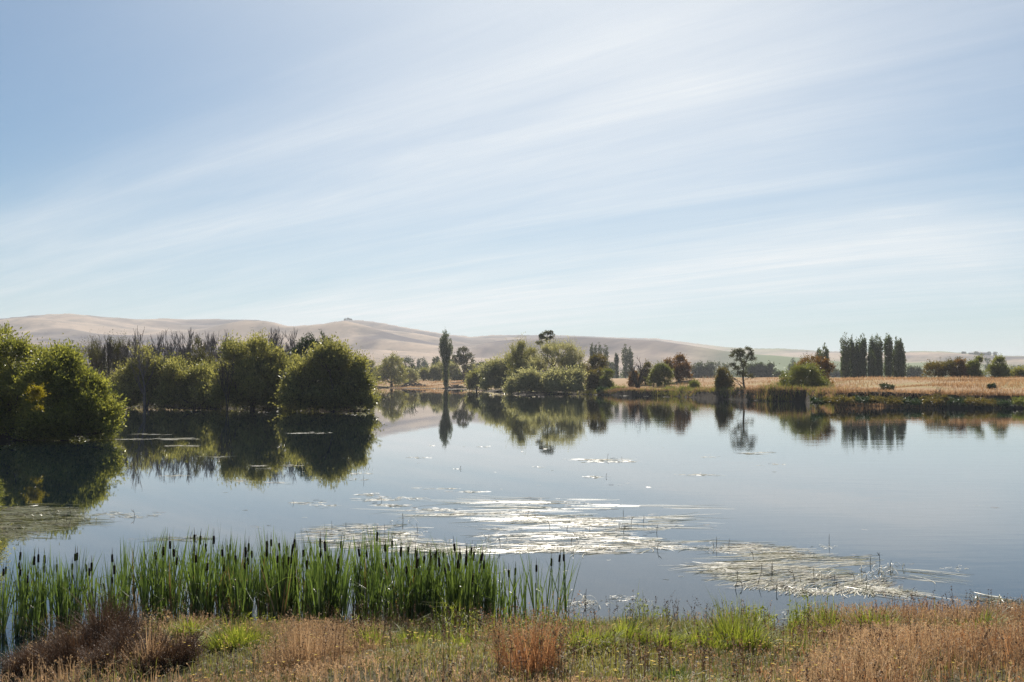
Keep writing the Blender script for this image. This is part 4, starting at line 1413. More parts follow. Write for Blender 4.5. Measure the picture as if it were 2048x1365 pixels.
# taller single stems over the whole bank
rng = np.random.default_rng(53)
P, px, d = near_points(rng, 1900, -200, 2300, 0, 0, lambda px, d, x, y: np.clip(0.25 + 0.8 * patch(x, y, 1.3, 71), 0.03, 1) * sm(d, 0.2, 1.0))
H = rng.uniform(0.40, 0.78, len(P))
V1, Q1, Pk = blades(rng, P, H, 0.30, 0.009, curl=0.2)
dirs = unit(Pk[:, -1] - Pk[:, -2])
V2, Q2 = heads(rng, Pk[:, -1], dirs, 16, 0.03, 0.015, 0.26, 1.2)
V, Q, T = join([(V1, Q1, rng.random(len(Q1))), (V2, Q2, rng.random(len(Q2)))])
tag(link('tall_stems', mesh_from('tall_stems', V, Q, M['brownweed'], T)), 'scattered tall brown seeding stems standing over the grass of the near bank', 'weed stems', kind='stuff')

# arching sedge and leafy herbs along the water's edge
rng = np.random.default_rng(47)
P, px, d = near_points(rng, 26000, 300, 2300, 0, 0, lambda px, d, x, y: np.clip((0.15 + 0.85 * greenish(px)) * (0.35 + 1.0 * patch(x, y, 1.9, 61)), 0, 1) * (1 - sm(d, 1.6, 3.4)) * (1 - 0.6 * sm(px, 1600, 1800)))
H = rng.uniform(0.24, 0.78, len(P)) * (0.85 + 0.4 * patch(P[:, 0], P[:, 1], 2.2, 62))
V1, Q1, Pk = blades(rng, P, np.abs(H), 0.75, 0.013, curl=0.8)
ti = np.clip(0.5 + rng.normal(size=len(P)) * 0.28, 0, 1)
sel = rng.random(len(P)) < .3
dirs = unit(Pk[:, -1] - Pk[:, -2])
V2, Q2 = heads(rng, Pk[sel, 2], dirs[sel], 5, 0.06, 0.024, 0.10, 1.2)
V, Q, T = join([(V1, Q1, np.repeat(ti, 3)), (V2, Q2, rng.random(len(Q2)))])
tag(link('shore_sedge', mesh_from('shore_sedge', V, Q, M['greengrass'], T)), 'arching yellow-green sedge and leafy herbs along the near waterline', 'sedge', kind='stuff')

# yellow flowers and pale seed heads
rng = np.random.default_rng(43)
P, px, d = near_points(rng, 2600, -200, 2300, 0, 0, lambda px, d, x, y: np.clip(0.5 * sm(d, 1.8, 3.5) * (0.25 + 0.9 * patch(x, y, 1.5, 51)) * (1 - 0.75 * sm(px, 1600, 1800)), 0, 1))
n_ = len(P)
P[:, 2] += rng.uniform(0.18, 0.42, n_)
kk = 5
a = rng.random((n_, 1)) * 6.28 + np.arange(kk)[None] * 6.283 / kk
dr = unit(np.stack([np.cos(a), np.sin(a), 0.35 * np.ones_like(a)], -1)).reshape(-1, 3)
S = unit(np.cross(dr, np.array([0, 0, 1.0])))
V, Q = leaf_quads(np.repeat(P, kk, 0), dr, S, 0.025, 0.022)
tag(link('yellow_flowers', mesh_from('yellow_flowers', V, Q, M['flower'], rng.random(len(Q)))), 'tiny yellow wildflowers dotted through the low grass', 'wildflowers', kind='stuff')
P, px, d = near_points(rng, 700, -200, 2300, 0, 0, lambda px, d, x, y: np.clip(0.4 * sm(d, 3.2, 5.0) * (0.5 + 0.6 * patch(x, y, 1.8, 52)), 0, 1))
P[:, 2] += rng.uniform(0.12, 0.36, len(P))
k3 = 14
dr = rand_dir(rng, len(P) * k3)
S = unit(np.cross(dr, rand_dir(rng, len(dr))))
V, Q = leaf_quads(np.repeat(P, k3, 0), dr, S, 0.020, 0.010)
tag(link('seed_heads', mesh_from('seed_heads', V, Q, M['fluff'], rng.random(len(Q)))), 'small pale fluffy seed heads scattered in the front grass', 'seed heads', kind='stuff')


def tussock(name, label, cat, px, py, rad, h, n, mat, seed, lean=0.8, wd=0.009, curl=0.8, headn=0, headmat=None, group=None, squash=1.0, leafy=0):
    rng = np.random.default_rng(seed)
    x, y = ground_hit(px, py)
    z = max(gz(x, y), 0)
    root = thing(name, label, cat, (x, y, z), group)
    rr = rad * np.sqrt(rng.random(n))
    a = rng.random(n) * 6.283
    gx, gy = rr * np.cos(a), rr * np.sin(a) * squash
    zz = np.maximum(groundz(x + gx, y + gy), 0) - z
    P = np.stack([gx, gy, zz - 0.02], -1)
    H = h * (0.28 + 0.85 * rng.random(n) ** 1.3) * (1.0 - 0.45 * (rr / rad) ** 2) * (0.85 + 0.3 * vn(np.stack([gx, gy], -1), 9.0, seed))
    N = n
    tilt = (rr / rad * 0.55 + rng.random(n) * 0.35)[:, None] * lean
    od = np.stack([np.cos(a), np.sin(a), np.zeros(n)], -1) + rng.normal(size=(n, 3)) * 0.45 * np.array([1, 1, 0])
    tt = np.linspace(0, 1, 5)
    Pk = P[:, None] + np.array([0, 0, 1.0]) * (H[:, None] * tt)[..., None] + od[:, None] * (tt ** 1.7)[None, :, None] * (H[:, None, None] * tilt[:, None])
    Pk[..., 2] -= (tt ** 3)[None] * (H * tilt[:, 0] * curl * 0.6)[:, None]
    S = unit(np.cross(od, np.array([0, 0, 1.0])) + rng.normal(size=(n, 3)) * 0.3)
    Wd = (wd * rng.uniform(.7, 1.3, n))[:, None] * np.array([1, 1, .85, .5, .08])[None]
    V1, Q1 = strips(Pk, Wd, S)
    ti = np.clip(0.5 + rng.normal(size=n) * 0.35, 0, 1)
    link('blades', mesh_from(name + '_blades', V1, Q1, M[mat], np.repeat(ti, 4)), root)
    if headn:
        sel = rng.random(n) < 0.7
        dirs = unit(Pk[:, -1] - Pk[:, -2])
        V2, Q2 = heads(rng, Pk[sel, -1], dirs[sel], headn, 0.026, 0.012, (0.2 if mat == 'dry' else 0.55) * h, 1.1)
        link('seed_heads', mesh_from(name + '_seeds', V2, Q2, M[headmat or mat], rng.random(len(Q2))), root)
    return root


TUS = [
    (470, 1290, .50, .55, 'bright yellow-green tussock below the dense cattails, left of the straw patch'),
    (385, 1275, .35, .45, 'yellow-green tussock right of the brown thicket'),
    (560, 1275, .40, .42, 'yellow-green tussock between its bright neighbour and the straw patch'),
    (740, 1300, .45, .48, 'green tussock right of the straw patch'),
    (835, 1295, .40, .50, 'green tussock below the gap in the cattails'),
    (925, 1305, .45, .38, 'soft green tussock left of the rusty dock clump'),
    (1175, 1300, .45, .50, 'green tussock directly right of the rusty dock clump'),
    (1245, 1290, .40, .48, 'second green tussock right of the rusty dock clump'),
    (1315, 1300, .45, .50, 'green tussock left of the largest dome of green grass'),
    (1400, 1300, .42, .58, 'upright green tussock touching the left side of the largest dome'),
    (1470, 1300, .55, .80, 'largest dome-shaped bright green tussock at the water edge'),
    (1592, 1275, .28, .45, 'small yellow-green tussock right of the little water inlet'),
    (1655, 1275, .50, .60, 'yellow-green tussock left of the rust-red grass'),
    (1745, 1262, .40, .62, 'green tussock standing in the top edge of the rust-red grass'),
    (1950, 1275, .40, .55, 'green tussock near the right end of the bank'),
]
for i, (px, py, r_, h_, lab) in enumerate(TUS):
    tussock('grass_tussock', lab, 'grass tussock', px, py, r_ * 1.1, h_ * 1.15, int(2600 * r_ * (1.3 if h_ > .7 else 1)), 'greengrass', 200 + i, 0.85, 0.013, 0.8, group='green tussocks on the near bank')
tussock('dock_clump', 'tall rusty brown clump of seeding weeds in the middle of the near bank', 'weed clump', 1058, 1345, .42, 1.15, 520, 'rustgrass', 301, 0.62, 0.009, 0.2, 16, 'rustgrass')
TH = [(75, 1335, .55, .62, 'dark brown dead thicket at the far left of the bank'),
      (165, 1325, .60, .85, 'tallest dark brown thicket below the first cattails'),
      (255, 1325, .55, .66, 'dark brown thicket between the tallest one and the straw stems'),
      (330, 1330, .50, .56, 'brown thicket at the right, beside the yellow-green tussocks'),
      (215, 1290, .45, .92, 'upright brown weed clump behind the dark thickets')]
for i, (px, py, r_, h_, lab) in enumerate(TH):
    tussock('weed_thicket', lab, 'weed thicket', px, py, r_, h_, 2400, 'brownweed', 320 + i, 0.75, 0.009, 0.4, 12, 'brownweed', 'brown thickets on the near bank')
tussock('straw_clump', 'straw and rust clump of tall grass left of centre in front of the cattails', 'grass clump', 610, 1330, .60, .78, 1300, 'dry', 341, 0.4, 0.008, 0.3, 9, 'dry')
tussock('straw_clump', 'thin straw-coloured clump of bent grass between the brown thickets and the cattails', 'grass clump', 300, 1335, .45, .66, 420, 'dry', 342, 0.7, 0.008, 0.6, 7, 'dry')
tussock('sedge_clump', 'dark green broad-bladed sedge at the bottom edge right of centre', 'sedge clump', 1490, 1362, .28, .34, 260, 'iris', 351, 1.0, 0.014, 0.8)
tussock('sedge_clump', 'broad-bladed green sedge at the bottom edge nearer the rusty dock clump', 'sedge clump', 1350, 1364, .30, .32, 260, 'iris', 352, 1.0, 0.014, 0.8)
tussock('sedge_clump', 'dark arching rush at the water edge behind the green tussocks', 'sedge clump', 1262, 1262, .20, .45, 70, 'iris', 353, 1.1, 0.014, 1.0)


# ------------------------------------------------------------------ grass on the far right bank and spit
def far_grass(name, label, cat, n, sel, H0, wd, mat, seed, lean=.3):
    rng = np.random.default_rng(seed)
    x, y = sel(rng, n)
    d = lake_sd(x, y)
    keep = d > 0.04
    x, y, d = x[keep], y[keep], d[keep]
    z = groundz(x, y)
    P = np.stack([x, y, z - 0.03], -1)
    H = H0 * rng.uniform(.5, 1.3, len(P)) * (0.75 + 0.5 * patch(x, y, 0.25, seed))
    V, Q, Pk = blades(rng, P, np.abs(H), lean, wd, curl=.3)
    ti = np.clip(0.5 + 0.35 * patch(x, y, 0.16, seed + 1) + rng.normal(size=len(P)) * .2, 0, 1)
    tag(link(name, mesh_from(name, V, Q, M[mat], np.repeat(ti, 3))), label, cat, kind='stuff')


def right_field(rng, n):
    D = rng.uniform(0, 1, n) ** 1.3
    D = 165 + 190 * D
    px = rng.uniform(1190, 2150, n)
    return (px - 1024) / F * D, D


def shore_strip(rng, n):
    # points close behind the true shoreline from the willow clump to the brambles
    px = rng.uniform(1160, 1665, n * 6) + rng.normal(size=n * 6) * 14
    D = rng.uniform(185, 360, n * 6)
    x = (px - 1024) / F * D
    d = lake_sd(x, D)
    k = (d > 0.05) & (d < 0.6 + 4.2 * rng.random(len(d)))
    return x[k][:n], D[k][:n]


def spit_area(rng, n):
    px = rng.uniform(755, 945, n)
    D = rng.uniform(505, 640, n)
    return (px - 1024) / F * D, D


def right_edge(rng, n):
    px = rng.uniform(1180, 2120, n * 14)
    D = rng.uniform(160, 350, n * 14)
    x = (px - 1024) / F * D
    d = lake_sd(x, D)
    k = (d > 0.35) & (d < 1.0 + 3.4 * rng.random(len(d)))
    return x[k][:n], D[k][:n]


far_grass('paddock_grass', 'dry pinkish straw grass on the paddock of the right bank', 'dry grass', 60000, right_field, 0.65, 0.11, 'drysoft', 61)
far_grass('bank_grass', 'shaggy straw grass hanging over the dark edge of the right bank', 'dry grass', 42000, right_edge, 0.95, 0.09, 'drysoft', 63, .7)
far_grass('shore_reeds', 'green reeds along the foot of the right bank', 'reeds', 26000, shore_strip, 1.4, 0.12, 'reed', 65, .4)
far_grass('spit_grass', 'dry pale grass on the spit around the lone poplar', 'dry grass', 5000, spit_area, 0.7, 0.28, 'drysoft', 67)


# ------------------------------------------------------------------ cattails
def cattail_proto(seed, head=True, tall=1.0, nleaf=9, lmat='cat_leaf'):
    rng = np.random.default_rng(seed)
    root = bpy.data.objects.new('cattail', None)
    parts = []
    n = nleaf
    a = rng.random(n) * 6.283
    H = tall * rng.uniform(1.35, 2.05, n)
    od = np.stack([np.cos(a), np.sin(a) * .7, np.zeros(n)], -1)
    tilt = rng.uniform(0.04, 0.36, n) * np.where(rng.random(n) < .2, 1.35, .8)
    tt = np.linspace(0, 1, 7)
    P = np.stack([rng.normal(size=n) * .03, rng.normal(size=n) * .03, -.15 * np.ones(n)], -1)
    Pk = P[:, None] + np.array([0, 0, 1.0]) * (H[:, None] * tt)[..., None] + od[:, None] * (tt ** 1.35)[None, :, None] * (H * tilt)[:, None, None]
    bent = rng.random(n) < 0.16
    kk = np.maximum(tt - rng.uniform(.5, .75, n)[:, None], 0) * bent[:, None]
    Pk[..., 2] -= kk * H[:, None] * 1.5
    Pk += od[:, None] * (kk * H[:, None])[..., None] * 0.8
    S = unit(np.cross(od, np.array([0, 0, 1.0])) + rng.normal(size=(n, 3)) * .5)
    S2 = unit(S + rng.normal(size=S.shape) * .4)
    Sx = S[:, None] * (1 - tt)[None, :, None] + S2[:, None] * tt[None, :, None]
    Wd = (0.029 * rng.uniform(.75, 1.25, n))[:, None] * np.array([.7, .85, 1.0, 1.05, .95, .62, .08])[None]
    V, Q = strips(Pk, Wd, Sx)
    parts.append(('leaves', mesh_from('cattail_leaves', V, Q, M[lmat], np.repeat(rng.random(n), 6))))
    # a few dry leaves low down
    n2 = 5
    a = rng.random(n2) * 6.283
    H2 = rng.uniform(.4, 1.25, n2)
    od = np.stack([np.cos(a), np.sin(a), np.zeros(n2)], -1)
    tt = np.linspace(0, 1, 5)
    Pk = np.array([0, 0, -.1]) + np.array([0, 0, 1.0]) * (H2[:, None] * (tt - .6 * tt ** 3))[..., None] + od[:, None] * (tt ** 1.5)[None, :, None] * (H2 * .5)[:, None, None]
    V, Q = strips(Pk, .014 * np.ones((n2, 5)) * np.array([1, 1, .9, .6, .1]), unit(np.cross(od, np.array([0, 0, 1.0])) + 1e-3))
    parts.append(('dry_leaves', mesh_from('cattail_dry_leaves', V, Q, M['cat_dry'], np.repeat(rng.random(n2), 4))))
    if head:
        hs = tall * rng.uniform(1.15, 1.58)
        lx, ly = rng.normal(size=2) * .05
        V, Q = tubes([([(0, 0, -.15), (lx * .4, ly * .4, hs * .5), (lx, ly, hs)], [.009, .007, .006])], 6)
        parts.append(('stem', mesh_from('cattail_stem', V, Q, M['stem'], smooth=True)))
        hl = rng.uniform(.15, .22)
        R = .024
        q = np.array([0, .02, .08, .3, .6, .9, .98, 1])
        V, Q = tubes([(np.stack([lx + 0 * q, ly + 0 * q, hs + q * hl], -1), R * np.array([.25, .75, 1, 1.06, 1.04, .95, .7, .2]))], 8)
        parts.append(('seed_head', mesh_from('cattail_head', V, Q, M['cat_head'], smooth=True)))
        V, Q = tubes([(np.array([(lx, ly, hs + hl), (lx, ly, hs + hl + .06), (lx + .004, ly, hs + hl + .16)]), [.0055, .006, .002])], 6)
        parts.append(('spike', mesh_from('cattail_spike', V, Q, M['cat_spike'], smooth=True)))
    return parts


protos = [(cattail_proto(500 + i, True, 1.0 + .05 * math.sin(i * 2), 10 + i % 4)) for i in range(7)] + [cattail_proto(520 + i, False, 1.0, 11 + i) for i in range(4)] + [cattail_proto(540, False, 0.8, 6, 'cat_dry')]
cat_rng = np.random.default_rng(71)


def put_cattail(px, D, sc, label, group, kind=None):
    i = int(cat_rng.integers(0, 7)) if kind is None else kind
    if group != 'cattails of the thin right tail' and cat_rng.random() < 0.07:
        i = 11
    x = (px - 1024) / F * D
    if group != 'cattails of the thin right tail':
        label = label.replace('green cattail', 'cattail with a dark brown seed head' if i < 7 else 'dead straw-brown cattail' if i == 11 else 'leafy cattail without a seed head')
        group = group.replace('cattails', 'cattails with seed heads' if i < 7 else 'dead cattails' if i == 11 else 'headless cattails')
    r = thing('cattail', label, 'cattail', (x, D, -0.02), group)
    r.rotation_euler = (float(cat_rng.normal() * .04), float(cat_rng.normal() * .06), float(cat_rng.random() * 6.28))
    r.scale = (sc, sc, sc)
    for nm, me in protos[i]:
        o = bpy.data.objects.new(nm, me)
        COL.objects.link(o)
        o.parent = r


for px in list(cat_rng.uniform(5, 245, 36)):
    put_cattail(px, cat_rng.uniform(20.6, 22.0), cat_rng.uniform(.80, .98), 'green cattail in the thin left part of the stand', 'cattails in the thin left part of the stand',
                None if cat_rng.random() < .55 else int(cat_rng.integers(7, 11)))
xs_ = cat_rng.uniform(250, 812, 400)
xs_ = xs_[vn(np.stack([xs_ * .02, xs_ * 0], -1), 3.0, 8) > -.97][:156]
for px in xs_:
    put_cattail(px, cat_rng.uniform(20.9, 23.4), cat_rng.uniform(.86, 1.10), 'green cattail in the dense middle of the stand', 'cattails in the dense middle of the stand',
                None if cat_rng.random() < .50 else int(cat_rng.integers(7, 11)))
for c0, nn in ((822, 7), (838, 8), (856, 9), (880, 8), (905, 8), (925, 8), (950, 7), (966, 7), (982, 5)):
    for _ in range(nn):
        put_cattail(c0 + cat_rng.normal() * 9, cat_rng.uniform(20.6, 22.2), cat_rng.uniform(.86, 1.06), 'green cattail in the clumps right of the dense middle',
                    'cattails in the right-hand clumps', None if cat_rng.random() < .5 else int(cat_rng.integers(7, 11)))
for px, D, sc, kd, lab in (
        (1008, 21.4, .80, 8, 'short leafy cattail at the left of the thin right tail'),
        (1018, 21.3, .84, 0, 'cattail with pale tuft above its head, first of the thin right tail'),
        (1030, 21.3, .92, 3, 'leafier cattail beside the pale-tufted one'),
        (1052, 21.3, .92, 7, 'headless cattail in the middle of the thin right tail'),
        (1071, 21.4, .94, 1, 'fourth from last headed cattail of the thin right tail'),
        (1090, 21.3, .90, 2, 'third from last headed cattail of the thin right tail'),
        (1110, 21.4, .94, 4, 'next to last cattail of the thin right tail'),
        (1131, 21.5, .97, 5, 'last cattail at the right end of the stand')):
    put_cattail(px, D, sc, lab, 'cattails of the thin right tail', kd)


# ------------------------------------------------------------------ floating water weed
def weed_tufts(rng, tufts, K=8, dens=0.72):
    """tufts: arrays px, py, angle (deg, 0 = +x, -90 = towards camera), length m, count, spread deg"""
    Ps, Ws, Ss, Ts = [], [], [], []
    for px, py, ang, ln, cnt, spd in tufts:
        x, y = on_water(px, py)
        n = max(1, int(round(cnt * dens)))
        a = np.radians(ang + rng.normal(size=n) * spd)
        L = ln * rng.uniform(.45, 1.2, n)
        turn = np.radians(rng.normal(size=n) * 22)
        tt = np.linspace(0, 1, K)
        aa = a[:, None] + turn[:, None] * tt[None]
        st = L[:, None] / (K - 1)
        dx = np.cumsum(np.cos(aa) * st, 1)
        dy = np.cumsum(np.sin(aa) * st, 1)
        ox = rng.normal(size=n)[:, None] * .16
        oy = rng.normal(size=n)[:, None] * .16
        z = 0.006 + 0.010 * rng.random((n, 1)) + 0.006 * np.sin(tt * 6 + rng.random((n, 1)) * 6)
        Ps.append(np.stack([x + ox + dx, y + oy + dy, z], -1))
        T = np.stack([-np.sin(aa), np.cos(aa), rng.normal(size=(n, 1)) * .25 + 0 * aa], -1)
        Ss.append(unit(T))
        Ws.append((0.023 * rng.uniform(.6, 1.4, n))[:, None] * np.interp(tt, [0, .2, .8, 1], [.7, 1, .9, .2])[None] * (y / 33.0) ** .5)
        Ts.append(np.clip(.55 + rng.normal(size=n) * .3, 0, 1))
    P = np.concatenate(Ps)
    Wd = np.concatenate(Ws)
    S = np.concatenate(Ss)
    N, Kk = P.shape[:2]
    A = P + S * Wd[..., None] * .5
    B = P - S * Wd[..., None] * .5
    A[..., 2] = np.maximum(A[..., 2], .004)
    B[..., 2] = np.maximum(B[..., 2], .004)
    V = np.stack([A, B], 2).reshape(-1, 3)
    base = (np.arange(N) * Kk * 2)[:, None] + (np.arange(Kk - 1) * 2)[None]
    Q = np.stack([base, base + 1, base + 3, base + 2], -1).reshape(-1, 4)
    return V, Q, np.repeat(np.concatenate(Ts), Kk - 1)


def curls(rng, spots, n, h=.14):
    """leaf loops and tips standing a little out of the water"""
    Ps, Ss = [], []
    for px, py in spots:
        x, y = on_water(px, py)
        tt = np.linspace(0, 1, 8)
        m = n
        a = rng.random(m) * 6.283
        L = rng.uniform(.15, .45, m)
        P = np.stack([x + rng.normal(size=(m, 1)) * .3 + np.cos(a)[:, None] * L[:, None] * tt, y + rng.normal(size=(m, 1)) * .25 + np.sin(a)[:, None] * L[:, None] * tt,
                      h * rng.uniform(.3, 1.2, (m, 1)) * np.sin(tt * 3.0)[None] + .005], -1)
        Ps.append(P)
        Ss.append(unit(np.stack([-np.sin(a), np.cos(a), rng.normal(size=m) * .3], -1)))
    P = np.concatenate(Ps)
    S = np.concatenate(Ss)
    V, Q = strips(P, .017 * np.ones(P.shape[:2]) * np.interp(np.linspace(0, 1, 8), [0, .8, 1], [1, .9, .2])[None], S)
    return V, Q, rng.random(len(Q)) * .4 + .6


def spikes(rng, spots, h=.3):
    polys = []
    for px, py in spots:
        x, y = on_water(px, py)
        hh = h * rng.uniform(.5, 1.2)
        dx, dy = rng.normal(size=2) * .05
        polys.append(([(x, y, -.05), (x + dx * .5, y + dy * .5, hh * .5), (x + dx, y + dy, hh)], [.008, .008, .004]))
        if rng.random() < .4:
            polys.append(([(x + dx, y + dy, hh * .7), (x + dx * 2.5, y + dy, hh)], [.012, .006]))
    return tubes(polys, 4)


def weed_thing(label, tufts, mats='weed', curl=(), spk=(), brown=0, seed=0, loc=None):
    rng = np.random.default_rng(seed)
    px0 = np.mean([a[0] for a in tufts])
    py0 = np.mean([a[1] for a in tufts])
    x0, y0 = on_water(px0, py0)
    O = np.array([float(x0), float(y0), 0.0])
    gr = []
    if mats == 'weed' and len(tufts) > 40 and seed != 88:
        pick = rng.random(len(tufts)) < 0.28
        gr = [a for a, b in zip(tufts, pick) if b]
        tufts = [a for a, b in zip(tufts, pick) if not b]
    parts = [weed_tufts(rng, tufts, dens=0.62)]
    if len(curl):
        parts.append(curls(rng, curl, 7))
    V, Q, T = join(parts)
    root = link('water_weed', mesh_from('water_weed', V - O, Q, M[mats], T), loc=O)
    tag(root, label, 'water weed', kind='stuff')
    if len(spk):
        V, Q = spikes(rng, spk)
        link('stems', mesh_from('weed_stems', V - O, Q, M['weedbrown']), root)
    if gr:
        Vg, Qg, Tg = weed_tufts(rng, gr, dens=0.7)
        link('green_leaves', mesh_from('weed_green_leaves', Vg - O, Qg, M['weedgreen'], Tg), root)
    if brown:
        brown = int(brown * 1.8)
        idx = rng.integers(0, len(tufts), brown)
        tb = [(tufts[i][0] + rng.normal() * 25, tufts[i][1] + rng.normal() * 2.5, tufts[i][2] + rng.normal() * 10, .35, 3, 8) for i in idx]
        V, Q, T = weed_tufts(rng, tb)
        V[:, 2] += .012
        link('brown_leaves', mesh_from('weed_brown_leaves', V - O, Q, M['weedbrown']), root)
    return root


rng = np.random.default_rng(81)
# central glittering mat: rows of long strands lying left and right
tf = []
for y0, xa, xb, n_, ang, ln in ((1003, 960, 1240, 9, 178, 3.4), (1014, 1010, 1290, 10, 176, 3.2), (1026, 840, 1120, 14, 184, 2.8), (1036, 1040, 1300, 26, 180, 2.6), (1046, 1060, 1240, 22, 182, 2.2),
                                (1058, 1010, 1380, 14, 181, 2.0), (1070, 1000, 1250, 22, 181, 2.0), (1082, 960, 1400, 22, 182, 1.7), (1093, 900, 1480, 36, 184, 1.4), (1101, 900, 1230, 36, 188, 1.2)):
    for _ in range(n_):
        r_ = rng.random()
        tf.append((xa + (xb - xa) * r_ + 30, y0 + rng.normal() * 3.2, ang + (180 if rng.random() < .18 else 0), ln, 7, 5))
for px in np.linspace(1060, 1200, 16):
    tf.append((px, 1100 + rng.normal() * 2, 205 + rng.normal() * 14, .9, 9, 14))
for px in (1178, 1195, 1300, 1318, 1335, 1350):
    tf.append((px, 1094, -55 + rng.normal() * 18, .75, 9, 18))
for px in (1205, 1215, 1275, 1290, 1375):
    tf.append((px, 1096, 228 + rng.normal() * 12, .7, 8, 18))
spk = [(1287, 1046), (1262, 1048), (1239, 1056), (1313, 1066), (1054, 1036), (1180, 1064), (1133, 1060), (1247, 1068), (978, 1078), (1001, 1096), (1142, 1092), (1314, 1100), (1428, 1096), (1433, 1094),
       (1457, 1094), (1247, 1030), (1100, 1058), (1155, 1082)]
weed_thing('broad sunlit mat of long pale floating leaves in the middle of the water', tf, 'weed', [(983, 1076), (995, 1078), (1120, 1100), (1430, 1100)], spk, 90, 82)
# second mat, right
tf = []
for y0, xa, xb, n_, ang, ln in ((1092, 1500, 1600, 8, 186, 1.2), (1100, 1480, 1640, 12, 188, 1.5), (1112, 1480, 1740, 16, 188, 2.0), (1122, 1540, 1760, 17, 192, 1.8), (1132, 1440, 1640, 15, 184, 1.6),
                                (1142, 1450, 1700, 22, 188, 1.2), (1150, 1460, 1740, 22, 196, 1.0), (1158, 1470, 1760, 28, 206, .8), (1166, 1500, 1780, 28, 216, .6), (1175, 1540, 1790, 28, 228, .5),
                                (1184, 1580, 1800, 28, 240, .45)):
    for _ in range(n_):
        tf.append((xa + (xb - xa) * rng.random() + 14, y0 + rng.normal() * 3, ang + rng.normal() * 5, ln, 8, 7))
for px, py in ((1700, 1170), (1715, 1175), (1730, 1176), (1745, 1178), (1760, 1180), (1775, 1182), (1740, 1186), (1720, 1182), (1690, 1172), (1670, 1168)):
    tf.append((px, py, -32 + rng.normal() * 4, 1.15, 13, 5))
for px, py in ((1775, 1150), (1790, 1140), (1800, 1142), (1785, 1155), (1795, 1150)):
    tf.append((px, py, -30 + rng.normal() * 4, 1.6, 7, 3))
for px in np.linspace(1500, 1680, 22):
    tf.append((px, 1172 + (px - 1500) * .07, 235 + rng.normal() * 30, .42, 9, 22))
spk = [(1507, 1118), (1475, 1160), (1470, 1178), (1485, 1176), (1515, 1170), (1544, 1150), (1553, 1186), (1590, 1160), (1602, 1166), (1545, 1140), (1628, 1160), (1658, 1088), (1740, 1130), (1710, 1158),
       (1664, 1172), (1672, 1176), (1670, 1164), (1732, 1178), (1760, 1126), (1780, 1140), (1735, 1154), (1522, 1148)]
weed_thing('fan-shaped mat of pale floating leaves with standing dark stems at the right', tf, 'weed', [(1745, 1150), (1755, 1145), (1765, 1142), (1775, 1138), (1785, 1140), (1640, 1150), (1660, 1155), (1740, 1160)],
           spk, 70, 83)
# tangle right edge
tf = [(1960 + i * 12, 1204 + i * 2.2, -22 + rng.normal() * 8, 1.0, 8, 8) for i in range(9)] + [(2000 + i * 10, 1200 + i * 1.5, 170 + rng.normal() * 20, .8, 8, 16) for i in range(7)]
weed_thing('tangle of pale and brown weed at the right edge beside the bank', tf, 'weedgreen', [(1990, 1206), (2010, 1210), (2035, 1212)], [(2018, 1222)], 14, 84)
# left mat
tf = []
for y0, xa, xb, n_, ln in ((1018, -60, 80, 26, 1.3), (1026, -60, 120, 40, 1.2), (1036, -60, 150, 50, 1.1), (1046, -60, 190, 56, 1.0), (1054, -60, 120, 40, .9), (1064, -60, 90, 34, .8), (1073, -60, 60, 24, .8)):
    for _ in range(n_):
        tf.append((xa + (xb - xa) * rng.random(), y0 + rng.normal() * 3, rng.choice([0, 180]) + rng.normal() * 14, ln, 7, 9))
weed_thing('green-brown weed mat against the left shore above the first cattails', tf, 'weedgreen', [(60, 1036), (90, 1030), (105, 1028), (40, 1060), (165, 1042), (175, 1040)],
           [(132, 1046), (137, 1050), (113, 1044), (110, 1040), (142, 1028), (158, 1040)], 60, 85)
# middle-left mat behind the cattails
tf = []
for y0, xa, xb, n_, ang in ((1052, 680, 840, 9, 178), (1062, 650, 860, 14, 180), (1072, 640, 870, 18, 181), (1082, 660, 900, 20, 180), (1092, 720, 950, 26, 178), (1102, 820, 960, 20, 182)):
    for _ in range(n_):
        tf.append((xa + (xb - xa) * rng.random(), y0 + rng.normal() * 3, ang + rng.normal() * 8, 1.0, 7, 8))
weed_thing('flat weed mat right behind the tops of the dense cattails', tf, 'weed', [(700, 1066), (830, 1070)], [(664, 1062), (692, 1054), (836, 1066), (806, 1042), (770, 1066), (690, 1076)], 90, 86)
tf = [(360 + rng.normal() * 26, 1080 + rng.normal() * 1.5, rng.choice([0, 180]) + rng.normal() * 8, .8, 6, 8) for _ in range(9)]
weed_thing('small weed patch behind the left edge of the dense cattails', tf, 'weedgreen', (), [(395, 1078), (380, 1076)], 5, 87)
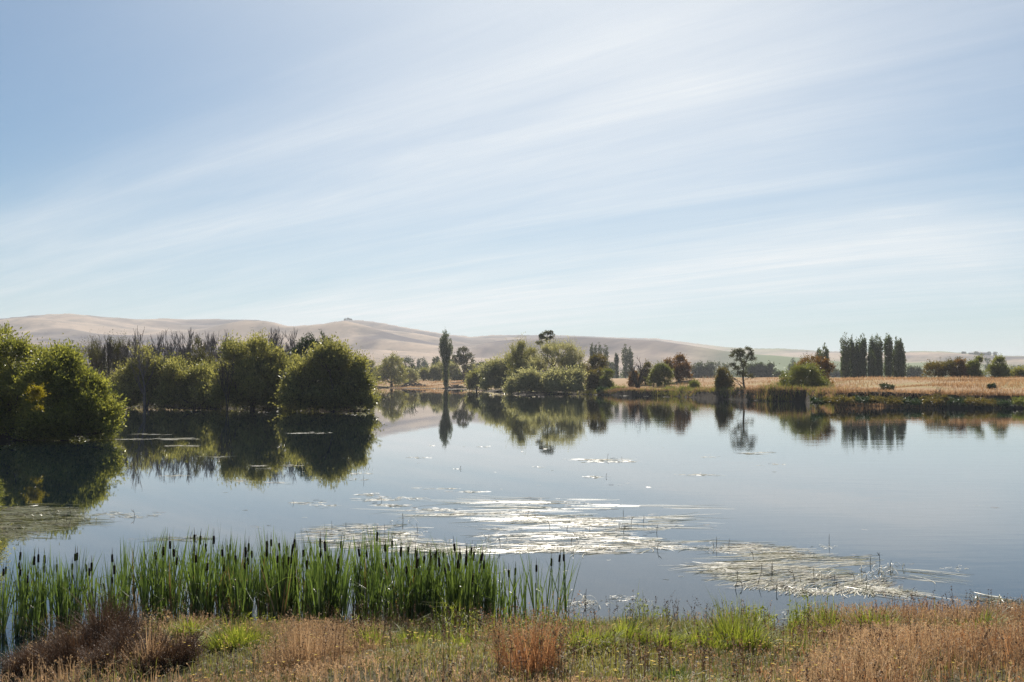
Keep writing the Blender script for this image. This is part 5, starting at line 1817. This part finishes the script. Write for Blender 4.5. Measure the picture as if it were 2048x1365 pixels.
# scraps and flecks over the open water
scr = [(320, 879, 95, 9), (375, 892, 60, 7), (290, 869, 40, 4), (165, 873, 50, 5), (605, 867, 40, 5), (640, 866, 20, 2), (585, 931, 22, 4), (350, 953, 30, 5), (520, 932, 30, 4), (530, 938, 24, 3), (430, 914, 40, 3), (480, 962, 30, 4),
       (560, 966, 30, 3), (730, 948, 25, 4), (725, 960, 20, 3), (610, 1006, 30, 4), (650, 1012, 25, 3), (760, 1000, 40, 8), (780, 1012, 40, 8), (740, 990, 30, 5), (800, 996, 24, 3), (880, 978, 36, 5), (940, 984, 36, 5), (830, 998, 30, 4),
       (870, 1020, 40, 7), (900, 1028, 50, 7), (860, 892, 10, 2), (970, 894, 16, 3), (835, 915, 20, 3), (920, 938, 8, 2), (1200, 920, 60, 12), (1240, 924, 40, 8), (1180, 923, 30, 5), (1195, 955, 30, 4), (1395, 950, 40, 6),
       (1500, 908, 40, 5), (1525, 906, 30, 4), (1420, 915, 24, 3), (1550, 930, 20, 3), (240, 1030, 40, 5), (270, 1034, 30, 5), (225, 1026, 20, 3), (310, 1032, 20, 2), (1075, 935, 20, 2), (820, 862, 10, 1), (725, 830, 12, 2),
       (1195, 789.6, 10, 2), (1250, 792, 14, 3), (1335, 794.5, 10, 3), (905, 779, 22, 5), (930, 780, 14, 3), (870, 779, 14, 3), (1290, 793, 8, 1), (1650, 1095, 20, 3), (1160, 1252 - 40, 14, 4), (1170, 1206, 20, 4), (1245, 1196, 22, 4),
       (1290, 1206, 10, 2), (1900, 1140, 20, 2), (1595, 1250 - 20, 20, 4)]
tf = []
for px, py, wpx, c in scr:
    D = float(on_water(px, py)[1])
    for _ in range(c * 2):
        tf.append((px + rng.normal() * wpx * .35, py + rng.normal() * 1.2 * max(0.25, (py - 770) / 240.0), rng.choice([0, 180]) + rng.normal() * 6 + (4 if px > 600 else 0), wpx * D / F * .5, 5, 5))
for _ in range(70):
    px, py = rng.uniform(250, 2000), rng.uniform(850, 1180)
    if px > 1400 and rng.random() < .3:
        continue
    tf.append((px, py, rng.choice([0, 180]) + rng.normal() * 8, .25, 2, 10))
spk = [(487, 962), (588, 1007), (728, 962), (920, 938), (764, 1002), (1215, 918), (1212, 954), (1244, 920), (806, 1046), (270, 1034), (700, 905), (1170, 1208)]
weed_thing('scattered pale weed strands and floating flecks over the open water', tf, 'weed', [(1170, 1210), (1175, 1216), (1165, 1204), (806, 1044)], spk, 40, 88)
